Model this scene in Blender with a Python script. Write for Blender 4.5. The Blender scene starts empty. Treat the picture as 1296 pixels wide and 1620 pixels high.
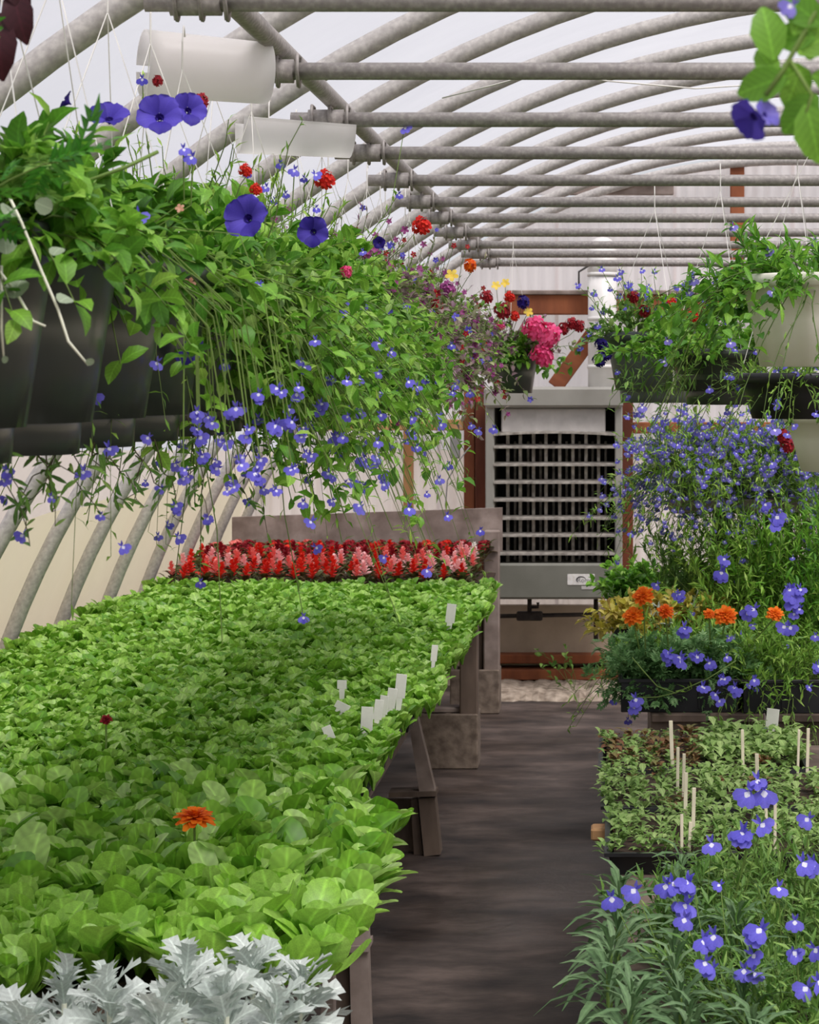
import bpy, math, random
import numpy as np
from mathutils import Vector, Matrix, Quaternion

# ------------------------------------------------------------------ camera, sky, light, exposure
SC = bpy.context.scene
COL = SC.collection
FPX, CX, CY, CH = 3600.0, 980.0, 602.0, 1.70      # focal length in px, vanishing point, eye height

cam_d = bpy.data.cameras.new('camera')
cam = bpy.data.objects.new('camera', cam_d)
COL.objects.link(cam)
cam.location = (0, 0, CH)
cam.rotation_euler = (math.radians(90), 0, 0)
cam_d.sensor_fit = 'VERTICAL'
cam_d.sensor_height = 45.0
cam_d.lens = 45.0 * FPX / 1620.0
cam_d.shift_x = (648 - CX) / 1620.0
cam_d.shift_y = -(810 - CY) / 1620.0
cam_d.clip_end = 400
cam_d.dof.use_dof = True
cam_d.dof.focus_distance = 5.2
cam_d.dof.aperture_fstop = 26
SC.camera = cam

world = bpy.data.worlds.new('overcast_sky')
SC.world = world
world.use_nodes = True
wn = world.node_tree
bgn = wn.nodes['Background']
bgn.inputs[0].default_value = (0.93, 0.95, 1.0, 1)
bgn.inputs[1].default_value = 0.72

sun_d = bpy.data.lights.new('sun', 'SUN')
sun_d.energy = 5.0
sun_d.angle = math.radians(30)
sun_d.color = (1.0, 0.96, 0.90)
sun = bpy.data.objects.new('sun', sun_d)
COL.objects.link(sun)
sun.rotation_euler = (math.radians(24), math.radians(18), 0)

vs = SC.view_settings
vs.view_transform = 'Standard'
vs.look = 'None'
vs.exposure = 0.0
vs.gamma = 1.0
vs.use_curve_mapping = False
SC.cycles.transparent_max_bounces = 24
SC.cycles.max_bounces = 10
SC.cycles.diffuse_bounces = 5

R = random.Random(11)
NR = np.random.default_rng(7)

def px(x, y, Y):
    return Vector(((x - CX) * Y / FPX, Y, CH - (y - CY) * Y / FPX))

# ------------------------------------------------------------------ materials
def lin(c):
    o = []
    for v in c:
        v = v / 255.0
        o.append(v / 12.92 if v <= 0.04045 else ((v + 0.055) / 1.055) ** 2.4)
    return (o[0], o[1], o[2], 1.0)

def newmat(name):
    m = bpy.data.materials.new(name)
    m.use_nodes = True
    nt = m.node_tree
    return m, nt, nt.nodes['Principled BSDF'], nt.nodes['Material Output']

def noisy(name, c1, c2, scale=8.0, rough=0.6, stretch=(1, 1, 1), bump=0.0, metal=0.0, detail=5.0, c3=None, spec=0.4):
    m, nt, b, o = newmat(name)
    tc = nt.nodes.new('ShaderNodeTexCoord')
    mp = nt.nodes.new('ShaderNodeMapping')
    mp.inputs['Scale'].default_value = stretch
    nz = nt.nodes.new('ShaderNodeTexNoise')
    nz.inputs['Scale'].default_value = scale
    nz.inputs['Detail'].default_value = detail
    rp = nt.nodes.new('ShaderNodeValToRGB')
    rp.color_ramp.elements[0].position = 0.32
    rp.color_ramp.elements[0].color = lin(c1)
    rp.color_ramp.elements[1].position = 0.68
    rp.color_ramp.elements[1].color = lin(c2)
    if c3:
        e = rp.color_ramp.elements.new(0.5)
        e.color = lin(c3)
    L = nt.links.new
    L(tc.outputs['Object'], mp.inputs[0])
    L(mp.outputs[0], nz.inputs['Vector'])
    L(nz.outputs['Fac'], rp.inputs[0])
    L(rp.outputs[0], b.inputs['Base Color'])
    b.inputs['Roughness'].default_value = rough
    b.inputs['Metallic'].default_value = metal
    b.inputs['Specular IOR Level'].default_value = spec
    if bump > 0:
        bp = nt.nodes.new('ShaderNodeBump')
        bp.inputs['Strength'].default_value = bump
        bp.inputs['Distance'].default_value = 0.01
        L(nz.outputs['Fac'], bp.inputs['Height'])
        L(bp.outputs[0], b.inputs['Normal'])
    return m

def leafmat(name, cols, rough=0.5, trans=0.3, spec=0.35, tint=1.0, veins=0.45):
    """colour varies leaf by leaf (random per island) and plant by plant"""
    m, nt, b, o = newmat(name)
    L = nt.links.new
    g = nt.nodes.new('ShaderNodeNewGeometry')
    oi = nt.nodes.new('ShaderNodeObjectInfo')
    mx = nt.nodes.new('ShaderNodeMath'); mx.operation = 'MULTIPLY_ADD'
    mx.inputs[1].default_value = 0.3
    m2 = nt.nodes.new('ShaderNodeMath'); m2.operation = 'MULTIPLY'
    m2.inputs[1].default_value = 0.7
    L(g.outputs['Random Per Island'], m2.inputs[0])
    L(oi.outputs['Random'], mx.inputs[0])
    L(m2.outputs[0], mx.inputs[2])
    rp = nt.nodes.new('ShaderNodeValToRGB')
    n = len(cols)
    while len(rp.color_ramp.elements) < n:
        rp.color_ramp.elements.new(0.5)
    for i, c in enumerate(cols):
        rp.color_ramp.elements[i].position = i / max(1, n - 1)
        rp.color_ramp.elements[i].color = lin(c)
    L(mx.outputs[0], rp.inputs[0])
    tc = nt.nodes.new('ShaderNodeTexCoord')
    nz = nt.nodes.new('ShaderNodeTexNoise'); nz.inputs['Scale'].default_value = 60
    hs = nt.nodes.new('ShaderNodeHueSaturation')
    mr = nt.nodes.new('ShaderNodeMapRange')
    mr.inputs[1].default_value = 0.3; mr.inputs[2].default_value = 0.7
    mr.inputs[3].default_value = 0.85 * tint; mr.inputs[4].default_value = 1.12 * tint
    L(tc.outputs['Object'], nz.inputs['Vector'])
    L(nz.outputs['Fac'], mr.inputs[0])
    # pale midrib and faint side veins from the leaf's own coordinates
    uv = nt.nodes.new('ShaderNodeUVMap'); uv.uv_map = 'UVMap'
    sx = nt.nodes.new('ShaderNodeSeparateXYZ'); L(uv.outputs[0], sx.inputs[0])
    ab = nt.nodes.new('ShaderNodeMath'); ab.operation = 'ABSOLUTE'; L(sx.outputs[0], ab.inputs[0])
    rib = nt.nodes.new('ShaderNodeMapRange'); rib.inputs[1].default_value = 0.0; rib.inputs[2].default_value = 0.035
    rib.inputs[3].default_value = veins; rib.inputs[4].default_value = 0.0; L(ab.outputs[0], rib.inputs[0])
    sl = nt.nodes.new('ShaderNodeMath'); sl.operation = 'MULTIPLY_ADD'; sl.inputs[1].default_value = -0.9
    L(ab.outputs[0], sl.inputs[0]); L(sx.outputs[1], sl.inputs[2])
    sm = nt.nodes.new('ShaderNodeMath'); sm.operation = 'MULTIPLY'; sm.inputs[1].default_value = 44.0; L(sl.outputs[0], sm.inputs[0])
    sn = nt.nodes.new('ShaderNodeMath'); sn.operation = 'SINE'; L(sm.outputs[0], sn.inputs[0])
    sv = nt.nodes.new('ShaderNodeMath'); sv.operation = 'MULTIPLY_ADD'; sv.inputs[1].default_value = veins * 0.16
    L(sn.outputs[0], sv.inputs[0]); L(rib.outputs[0], sv.inputs[2])
    ad = nt.nodes.new('ShaderNodeMath'); ad.operation = 'ADD'; L(sv.outputs[0], ad.inputs[0]); L(mr.outputs[0], ad.inputs[1])
    L(ad.outputs[0], hs.inputs['Value'])
    L(rp.outputs[0], hs.inputs['Color'])
    L(hs.outputs[0], b.inputs['Base Color'])
    b.inputs['Roughness'].default_value = rough
    b.inputs['Specular IOR Level'].default_value = spec
    t = nt.nodes.new('ShaderNodeBsdfTranslucent')
    ms = nt.nodes.new('ShaderNodeMixShader')
    ms.inputs[0].default_value = trans
    L(hs.outputs[0], t.inputs[0])
    L(b.outputs[0], ms.inputs[1])
    L(t.outputs[0], ms.inputs[2])
    L(ms.outputs[0], o.inputs[0])
    return m

def filmmat(name, col, transp, streak=0.0, tcol=None, front=0.28):
    """translucent plastic sheet: part clear, part diffusing"""
    m, nt, b, o = newmat(name)
    L = nt.links.new
    tr = nt.nodes.new('ShaderNodeBsdfTransparent')
    tl = nt.nodes.new('ShaderNodeBsdfTranslucent')
    tl.inputs[0].default_value = lin(col)
    tr.inputs[0].default_value = lin(tcol or col)
    b.inputs['Base Color'].default_value = lin(col)
    b.inputs['Roughness'].default_value = 0.35
    m1 = nt.nodes.new('ShaderNodeMixShader'); m1.inputs[0].default_value = front
    m2 = nt.nodes.new('ShaderNodeMixShader'); m2.inputs[0].default_value = transp
    L(tl.outputs[0], m1.inputs[1]); L(b.outputs[0], m1.inputs[2])
    L(m1.outputs[0], m2.inputs[1]); L(tr.outputs[0], m2.inputs[2])
    L(m2.outputs[0], o.inputs[0])
    if streak:
        tc = nt.nodes.new('ShaderNodeTexCoord')
        nz = nt.nodes.new('ShaderNodeTexNoise'); nz.inputs['Scale'].default_value = 2.2
        nz.inputs['Detail'].default_value = 6
        mr = nt.nodes.new('ShaderNodeMapRange')
        mr.inputs[1].default_value = 0.3; mr.inputs[2].default_value = 0.75
        mr.inputs[3].default_value = transp; mr.inputs[4].default_value = transp - streak
        L(tc.outputs['Object'], nz.inputs['Vector'])
        L(nz.outputs['Fac'], mr.inputs[0])
        L(mr.outputs[0], m2.inputs[0])
    return m

def plain(name, c, rough=0.5, metal=0.0, spec=0.4):
    return noisy(name, tuple(v * 0.94 for v in c), tuple(min(255, v * 1.05) for v in c), 14, rough, metal=metal, spec=spec)

M = {}
M['film'] = filmmat('roof_film', (243, 241, 247), 0.70, 0.08)
M['film_low'] = filmmat('side_film', (240, 231, 208), 0.25, 0.08)
M['corr'] = filmmat('corrugated_plastic', (248, 243, 243), 0.30, 0.05, None, 0.5)
M['steel'] = noisy('galvanised_pipe', (138, 132, 130), (170, 164, 160), 90, 0.55, metal=0.15, c3=(150, 145, 141), bump=0.05)
M['steel_rib'] = noisy('rib_pipe', (160, 155, 152), (190, 186, 181), 70, 0.6, metal=0.05, c3=(174, 170, 166))
M['wood_grey'] = noisy('weathered_wood', (112, 98, 90), (158, 144, 136), 9, 0.8, (1, 1, 1), 0.2, c3=(134, 120, 112))
M['wood_dark'] = noisy('old_wood', (74, 62, 54), (116, 100, 88), 10, 0.85, (1, 1, 0.3), 0.2)
M['wood_tan'] = noisy('tan_wood', (150, 106, 66), (190, 148, 102), 8, 0.75, (1, 1, 0.3), 0.1)
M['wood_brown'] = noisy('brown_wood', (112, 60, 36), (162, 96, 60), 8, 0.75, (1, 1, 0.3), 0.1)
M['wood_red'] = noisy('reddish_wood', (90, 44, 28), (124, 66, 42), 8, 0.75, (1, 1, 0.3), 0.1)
M['beige'] = noisy('beige_board', (172, 156, 138), (202, 186, 166), 5, 0.8)
M['block'] = noisy('concrete_block', (94, 82, 72), (132, 118, 105), 26, 0.95, bump=0.4)
M['soil'] = noisy('potting_soil', (34, 26, 20), (76, 56, 42), 60, 0.95, bump=0.6)
M['pot_dark'] = noisy('dark_green_plastic', (40, 46, 42), (58, 63, 58), 5, 0.28, (1, 1, 0.2), spec=0.6)
M['pot_grey'] = noisy('grey_plastic', (76, 84, 82), (98, 106, 104), 5, 0.45)
M['pot_cream'] = noisy('cream_plastic', (232, 228, 212), (246, 243, 232), 6, 0.45)
M['black'] = noisy('black_plastic', (22, 22, 24), (40, 40, 42), 8, 0.4)
M['white'] = plain('white_plastic', (240, 238, 236), 0.45)
M['whitefilm'] = filmmat('white_sheet', (246, 244, 243), 0.02)
M['tagw'] = plain('white_tag', (232, 230, 222), 0.6)
M['stick'] = plain('wooden_label', (236, 226, 200), 0.8)
M['wire'] = plain('white_wire', (224, 222, 216), 0.5)
M['dwire'] = plain('dark_wire', (60, 58, 56), 0.5)
M['heater'] = noisy('heater_enamel', (108, 108, 98), (128, 128, 118), 4, 0.5)
M['heater_lip'] = noisy('heater_lip_enamel', (140, 138, 130), (160, 158, 150), 4, 0.5)
M['heater_in'] = plain('heater_inside', (30, 26, 24), 0.8)
M['heater_panel'] = plain('heater_panel', (190, 186, 182), 0.5)
M['heater_fin'] = noisy('heater_fins', (128, 122, 114), (188, 182, 172), 30, 0.5, metal=0.2)
M['iron'] = noisy('black_iron', (38, 32, 30), (62, 54, 50), 30, 0.7)
M['ink'] = plain('sticker_ink', (40, 40, 46), 0.7)
M['inkgrey'] = plain('sticker_grey', (140, 138, 140), 0.7)
M['gbox'] = plain('grey_box', (150, 148, 146), 0.5)
M['duct'] = noisy('white_duct', (214, 212, 208), (236, 234, 231), 6, 0.4)
M['stem'] = leafmat('green_stem', [(70, 96, 40), (112, 134, 66)], 0.6, 0.1)
M['stem_dk'] = leafmat('dark_stem', [(52, 58, 36), (92, 84, 58)], 0.6, 0.1)
M['stem_silver'] = leafmat('silver_stem', [(186, 188, 166), (214, 214, 198)], 0.8, 0.1)
M['seed'] = leafmat('seedling_leaf', [(74, 126, 32), (110, 164, 44), (142, 190, 66), (164, 204, 98), (188, 216, 140)], 0.42, 0.34, 0.5)
M['leafy'] = leafmat('basket_leaf', [(58, 106, 34), (92, 148, 46), (128, 180, 62), (170, 206, 96)], 0.48, 0.4)
M['fernl'] = leafmat('fern_leaf', [(44, 104, 30), (72, 138, 40), (104, 170, 54)], 0.5, 0.35)
M['midleaf'] = leafmat('trailing_leaf', [(66, 104, 46), (100, 140, 62), (146, 176, 92)], 0.5, 0.35)
M['purpleaf'] = leafmat('purplish_leaf', [(92, 112, 60), (130, 146, 88), (150, 112, 138), (172, 180, 122)], 0.6, 0.35)
M['lobleaf'] = leafmat('lobelia_leaf', [(80, 122, 46), (122, 166, 62), (174, 202, 98)], 0.5, 0.35)
M['sage'] = leafmat('sage_leaf', [(58, 88, 54), (88, 118, 76), (132, 156, 114)], 0.6, 0.25)
M['bluegreen'] = leafmat('marigold_leaf', [(72, 112, 62), (104, 146, 86), (152, 184, 128)], 0.6, 0.3)
M['silver'] = leafmat('silver_leaf', [(140, 156, 140), (184, 194, 186), (224, 228, 224)], 0.8, 0.2, 0.2)
M['dichon'] = leafmat('dichondra_leaf', [(112, 134, 100), (146, 162, 134), (170, 180, 158)], 0.8, 0.2, 0.2)
M['plug'] = leafmat('plug_leaf', [(94, 128, 60), (130, 164, 84), (172, 196, 124)], 0.55, 0.3)
M['plugred'] = leafmat('plug_red_leaf', [(108, 66, 46), (132, 96, 62), (120, 130, 72)], 0.55, 0.3)
M['coleus'] = leafmat('yellow_coleus', [(176, 176, 60), (206, 196, 84), (226, 216, 120), (150, 84, 40)], 0.55, 0.3)
M['burg'] = leafmat('burgundy_leaf', [(40, 16, 22), (72, 24, 34)], 0.5, 0.2)
M['salvleaf'] = leafmat('bedding_leaf', [(58, 84, 40), (92, 70, 46), (76, 112, 50)], 0.55, 0.3)
def petal(name, a, b, tr=0.3): M[name] = leafmat('petal_' + name, [a, b], 0.6, tr, 0.2, 1.0, 0.12)
petal('blue', (72, 68, 190), (134, 126, 236))
petal('bluep', (104, 96, 196), (150, 140, 226))
petal('violet', (38, 24, 122), (92, 78, 190), 0.2)
petal('violet_dk', (28, 14, 92), (44, 26, 122), 0.2)
petal('eye', (236, 236, 246), (250, 250, 255))
petal('red', (190, 16, 22), (244, 72, 50))
petal('salmon', (232, 96, 90), (246, 160, 152))
petal('pink', (240, 152, 160), (250, 214, 208))
petal('dkred', (104, 12, 26), (190, 48, 58))
petal('hot', (206, 20, 96), (255, 116, 170))
petal('mag', (122, 40, 104), (192, 104, 166))
petal('orange', (214, 66, 8), (255, 146, 36))
petal('yellow', (236, 198, 60), (250, 224, 110))
petal('white', (240, 236, 230), (252, 250, 246))
petal('peach', (196, 128, 104), (226, 178, 152))

# floor: dark damp earth with streaks
def floor_mat():
    m, nt, b, o = newmat('damp_earth')
    L = nt.links.new
    tc = nt.nodes.new('ShaderNodeTexCoord')
    mp = nt.nodes.new('ShaderNodeMapping'); mp.inputs['Scale'].default_value = (1.1, 1.9, 1)
    n1 = nt.nodes.new('ShaderNodeTexNoise'); n1.inputs['Scale'].default_value = 2.2; n1.inputs['Detail'].default_value = 9
    n1.inputs['Roughness'].default_value = 0.65
    n2 = nt.nodes.new('ShaderNodeTexNoise'); n2.inputs['Scale'].default_value = 1.1; n2.inputs['Detail'].default_value = 3
    L(tc.outputs['Object'], mp.inputs[0]); L(mp.outputs[0], n1.inputs['Vector']); L(tc.outputs['Object'], n2.inputs['Vector'])
    rp = nt.nodes.new('ShaderNodeValToRGB')
    rp.color_ramp.elements[0].position = 0.33; rp.color_ramp.elements[0].color = lin((36, 30, 29))
    rp.color_ramp.elements[1].position = 0.70; rp.color_ramp.elements[1].color = lin((108, 94, 87))
    e = rp.color_ramp.elements.new(0.5); e.color = lin((70, 60, 55))
    L(n1.outputs['Fac'], rp.inputs[0])
    mr = nt.nodes.new('ShaderNodeMapRange')
    mr.inputs[1].default_value = 0.38; mr.inputs[2].default_value = 0.62; mr.inputs[3].default_value = 0.35; mr.inputs[4].default_value = 0.8
    L(n2.outputs['Fac'], mr.inputs[0]); L(mr.outputs[0], b.inputs['Roughness'])
    L(rp.outputs[0], b.inputs['Base Color'])
    bp = nt.nodes.new('ShaderNodeBump'); bp.inputs['Strength'].default_value = 0.5; bp.inputs['Distance'].default_value = 0.02
    L(n1.outputs['Fac'], bp.inputs['Height']); L(bp.outputs[0], b.inputs['Normal'])
    return m
M['floor'] = floor_mat()
M['rubble'] = noisy('pale_rubble', (120, 106, 92), (180, 166, 150), 22, 0.95, bump=0.6)

# ------------------------------------------------------------------ mesh helpers
class MB:
    def __init__(self): self.v, self.f, self.m = [], [], []
    def add(self, V, F, mi=0):
        o = len(self.v)
        self.v += [tuple(p) for p in V]
        self.f += [tuple(i + o for i in f) for f in F]
        self.m += [mi] * len(F)
        return self
    def box(self, a, b, mi=0, mat=None):
        x0, y0, z0 = a; x1, y1, z1 = b
        V = [Vector(p) for p in ((x0,y0,z0),(x1,y0,z0),(x1,y1,z0),(x0,y1,z0),(x0,y0,z1),(x1,y0,z1),(x1,y1,z1),(x0,y1,z1))]
        if mat: V = [mat @ p for p in V]
        return self.add(V, [(0,3,2,1),(4,5,6,7),(0,1,5,4),(1,2,6,5),(2,3,7,6),(3,0,4,7)], mi)
    def bbox(self, a, b, r=0.006, mi=0, mat=None):
        """box with chamfered edges"""
        x0, y0, z0 = a; x1, y1, z1 = b
        r = min(r, (x1-x0)*0.3, (y1-y0)*0.3, (z1-z0)*0.3)
        V = []
        for z, k in ((z0, r), (z0 + r, 0), (z1 - r, 0), (z1, r)):
            for (x, y) in ((x0+k+r,y0+k),(x1-k-r,y0+k),(x1-k,y0+k+r),(x1-k,y1-k-r),(x1-k-r,y1-k),(x0+k+r,y1-k),(x0+k,y1-k-r),(x0+k,y0+k+r)):
                V.append(Vector((x, y, z)))
        if mat: V = [mat @ p for p in V]
        F = [tuple(range(7, -1, -1)), tuple(range(24, 32))]
        for l in range(3):
            for i in range(8):
                j = (i + 1) % 8
                F.append((l*8+i, l*8+j, l*8+8+j, l*8+8+i))
        return self.add(V, F, mi)
    def tube(self, pts, r, n=8, mi=0, cap=True):
        pts = [Vector(p) for p in pts]
        rs = r if isinstance(r, (list, tuple)) else [r] * len(pts)
        V, F = [], []
        prev = None
        for i, p in enumerate(pts):
            t = (pts[min(i+1, len(pts)-1)] - pts[max(i-1, 0)]).normalized()
            if prev is None:
                a = t.orthogonal().normalized()
            else:
                a = (prev - t * prev.dot(t))
                a = a.normalized() if a.length > 1e-6 else t.orthogonal().normalized()
            prev = a
            bb = t.cross(a)
            for k in range(n):
                an = 2 * math.pi * k / n
                V.append(p + (a * math.cos(an) + bb * math.sin(an)) * rs[i])
        for i in range(len(pts) - 1):
            for k in range(n):
                k2 = (k + 1) % n
                F.append((i*n+k, i*n+k2, i*n+n+k2, i*n+n+k))
        if cap:
            F.append(tuple(range(n-1, -1, -1)))
            F.append(tuple(range((len(pts)-1)*n, len(pts)*n)))
        return self.add(V, F, mi)
    def lathe(self, prof, n=28, c=(0,0,0), mi=0, wob=None):
        V, F = [], []
        for (r, z) in prof:
            for k in range(n):
                a = 2 * math.pi * k / n
                rr = r * (wob(a, z) if wob else 1)
                V.append((c[0] + rr*math.cos(a), c[1] + rr*math.sin(a), c[2] + z))
        for i in range(len(prof) - 1):
            for k in range(n):
                k2 = (k+1) % n
                F.append((i*n+k, i*n+k2, i*n+n+k2, i*n+n+k))
        return self.add(V, F, mi)
    def mesh(self, name, mats, smooth=False):
        me = bpy.data.meshes.new(name)
        me.from_pydata(self.v, [], self.f)
        for m in (mats if isinstance(mats, (list, tuple)) else [mats]):
            me.materials.append(M[m] if isinstance(m, str) else m)
        me.polygons.foreach_set('material_index', self.m)
        if smooth: me.polygons.foreach_set('use_smooth', [True] * len(self.f))
        me.update()
        return me
    def build(self, name, mats, parent=None, smooth=False):
        return link(name, self.mesh(name, mats, smooth), parent)

def link(name, data, parent=None, loc=None):
    o = bpy.data.objects.new(name, data)
    COL.objects.link(o)
    if parent: o.parent = parent
    if loc is not None: o.location = loc
    return o

def tag(o, label=None, cat=None, group=None, kind=None):
    if label: o['label'] = label
    if cat: o['category'] = cat
    if group: o['group'] = group
    if kind: o['kind'] = kind
    return o

def empty(name, loc, label, cat, group=None):
    o = link(name, None, None, loc)
    o.empty_display_size = 0.05
    return tag(o, label, cat, group)

def struct(o): o['kind'] = 'structure'; return o

# --- leaf and flower templates (triangles): V, F, M
class T:
    def __init__(self, V, F, m=None, uv=None):
        self.V = np.asarray(V, float); self.F = np.asarray(F, int)
        self.uv = self.V[:, :2].copy() if uv is None else uv
        self.m = np.zeros(len(self.F), int) if m is None else np.asarray(m, int)

def leaf_t(prof, curl=0.2, fold=0.25, nx=2, tw=0.0):
    V, F = [], []
    for (t, w) in prof:
        zc = curl * math.sin(t * math.pi * 0.9) - 0.25 * curl * t * t * 2
        for i in range(nx + 1):
            u = (i / nx - 0.5) * 2
            V.append((u * w * 0.5, t, zc + fold * abs(u) * w * 0.5 + tw * u * t * w))
    k = nx + 1
    for j in range(len(prof) - 1):
        for i in range(nx):
            a = j*k+i
            F += [(a, a+1, a+k+1), (a, a+k+1, a+k)]
    return T(V, F)

def tmerge(ts):
    V, F, m, u, o = [], [], [], [], 0
    for t in ts:
        V.append(t.V); F.append(t.F + o); m.append(t.m); u.append(t.uv); o += len(t.V)
    return T(np.vstack(V), np.vstack(F), np.concatenate(m), np.vstack(u))

def txf(t, mat, mi=None):
    A = np.array(mat)
    V = t.V @ A[:3, :3].T + A[:3, 3]
    return T(V, t.F, t.m if mi is None else np.full(len(t.F), mi), t.uv)

def rz(a): return Matrix.Rotation(a, 4, 'Z')
def rx(a): return Matrix.Rotation(a, 4, 'X')
def ry(a): return Matrix.Rotation(a, 4, 'Y')
def sc(x, y=None, z=None): return Matrix.Diagonal((x, y or x, z or x, 1))
def tr(x, y, z): return Matrix.Translation((x, y, z))

OVAL = leaf_t([(0, .03), (.22, .40), (.5, .56), (.78, .40), (1, .04)], 0.16, 0.22)
OVAL_LO = leaf_t([(0, .05), (.4, .55), (.75, .42), (1, .03)], 0.16, 0.25)
SPOON = leaf_t([(0, .05), (.24, .08), (.44, .27), (.62, .41), (.80, .43), (.92, .34), (.98, .20), (1, .08)], 0.16, 0.30)
SPOON_B = leaf_t([(0, .05), (.22, .09), (.42, .30), (.62, .44), (.80, .45), (.92, .36), (.98, .21), (1, .08)], -0.14, 0.22)
SPOON_LO = leaf_t([(0, .06), (.3, .12), (.6, .38), (.88, .36), (1, .12)], 0.15, 0.28)
LANCE = leaf_t([(0, .03), (.25, .16), (.55, .22), (.8, .15), (1, .01)], 0.12, 0.25)
LANCE_LO = leaf_t([(0, .04), (.45, .22), (1, .02)], 0.1, 0.2)
ROUND = leaf_t([(0, .2), (.12, .62), (.4, .95), (.7, .86), (.92, .46), (1, .1)], 0.08, 0.12)

def lobed():
    """deeply lobed silver leaf"""
    out = [(0, .03), (.18, .05), (.26, .26), (.30, .10), (.40, .13), (.50, .40), (.55, .16), (.66, .18), (.76, .40), (.80, .18), (.88, .20), (.95, .22), (1, .04)]
    V, F = [], []
    for (t, w) in out:
        z = 0.15 * math.sin(t * 2.6) - 0.1 * t * t
        V += [(-w, t + w * 0.25, z + 0.12 * w), (0, t, z), (w, t + w * 0.25, z + 0.12 * w)]
    for j in range(len(out) - 1):
        for i in range(2):
            a = j*3+i
            F += [(a, a+1, a+4), (a, a+4, a+3)]
    return T(V, F)
LOBED = lobed()

def pinnate(n=4, w=0.24):
    """small divided leaf"""
    ts = [txf(LANCE_LO, tr(0, .62, .04) @ sc(.9, .4, .4))]
    for i in range(n):
        t = .15 + .6 * i / n
        for s in (-1, 1):
            ts.append(txf(LANCE_LO, tr(0, t, .03) @ rz(s * 0.95) @ sc(.7, .36, .36)))
    return tmerge(ts)
PINN = pinnate()

PETAL = leaf_t([(0, .12), (.35, .5), (.7, .72), (1, .34)], 0.12, 0.1)
PETAL_N = leaf_t([(0, .08), (.5, .34), (1, .08)], 0.1, 0.1)

def lobelia():
    ts = []
    for a in (-42, 0, 42):
        ts.append(txf(PETAL, rz(math.radians(180 + a)) @ rx(math.radians(18)), 0))
    for a in (-24, 24):
        ts.append(txf(PETAL_N, rz(math.radians(a)) @ rx(math.radians(40)) @ sc(.75), 0))
    ts.append(txf(PETAL_N, tr(0, 0, .10) @ rz(math.pi) @ rx(math.radians(18)) @ sc(1.2, .42, .4), 1))
    return tmerge(ts)
LOBELIA = lobelia()

def petunia():
    """five broad ruffled petals around a narrow throat"""
    prof = [(.10, .12), (.30, .42), (.55, .86), (.80, 1.06), (.95, .92), (1.04, .55)]
    ts = []
    for k in range(5):
        V, F = [], []
        nx = 6
        for (t, w) in prof:
            for i in range(nx + 1):
                u = (i / nx - .5) * 2
                z = -.55 * max(0, 1 - t) ** 2.2 + .05 * math.sin(u * 5 + k) * t * t + .10 * abs(u) * t - (.20 * max(0, t - .7))
                V.append((u * w * .5, t * (1 - .10 * abs(u) ** 3) , z))
        for j in range(len(prof) - 1):
            for i in range(nx):
                a = j * (nx + 1) + i
                F += [(a, a + 1, a + nx + 2), (a, a + nx + 2, a + nx + 1)]
        ts.append(txf(T(V, F), rz(2 * math.pi * k / 5) @ rx(.06 * (k % 2)), 0))
    V, F = [], []
    for (r, z) in ((.04, -.62), (.13, -.40), (.20, -.30)):
        for k in range(10): V.append((r * math.cos(k * .6283), r * math.sin(k * .6283), z))
    for i in range(2):
        for k in range(10):
            k2 = (k + 1) % 10
            F += [(i*10+k, i*10+k2, i*10+10+k2), (i*10+k, i*10+10+k2, i*10+10+k)]
    ts.append(txf(T(V, F), sc(1), 1))
    return tmerge(ts)
PETUNIA = petunia()

def marigold():
    ts = []
    for ring, (n, tilt, s, z) in enumerate([(18, 4, 1.0, 0), (16, 20, .86, .07), (14, 38, .68, .13), (10, 56, .5, .18), (6, 74, .36, .2)]):
        for k in range(n):
            a = 2*math.pi*(k + .5*(ring % 2)) / n
            ts.append(txf(PETAL, tr(0, 0, z) @ rz(a) @ rx(math.radians(tilt + (k * 7 % 5 - 2) * 5)) @ sc(s * .62, s * (1 + .06 * (k * 3 % 4 - 1.5)), s), 0))
    return tmerge(ts)
MARI = marigold()

def five():
    ts = [txf(PETAL, rz(2*math.pi*k/5) @ rx(math.radians(12)), 0) for k in range(5)]
    ts.append(txf(PETAL_N, tr(0, -.12, .1) @ sc(.7, .25, .3), 1))
    return tmerge(ts)
FIVE = five()

def ball(n=34, s=.5, up=-.15):
    """flower head of many florets"""
    rr = np.random.default_rng(3)
    ts = []
    for i in range(n):
        z = 1 - (1 - up) * (i + .5) / n
        a = i * 2.399
        r = math.sqrt(max(0, 1 - z*z))
        d = Vector((r*math.cos(a), r*math.sin(a), z))
        q = d.to_track_quat('Z', 'Y').to_matrix().to_4x4()
        ts.append(txf(FIVE, Matrix.Translation(d * rr.uniform(.45, .85)) @ q @ rx(rr.uniform(-.6, .6)) @ ry(rr.uniform(-.6, .6)) @ rz(rr.uniform(0, 6)) @ sc(s * rr.uniform(.8, 1.25))))
    return tmerge(ts)
BALL = ball(24, .42)

def spike(n=20):
    """upright flower spike"""
    rr = np.random.default_rng(5)
    ts = []
    for i in range(n):
        t = i / n
        a = i * 2.399
        ts.append(txf(PETAL, tr(0, 0, t) @ rz(a) @ rx(math.radians(25 + 45*t)) @ sc(.55*(1-.5*t)), 0))
    return tmerge(ts)
SPIKE = spike()

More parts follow.
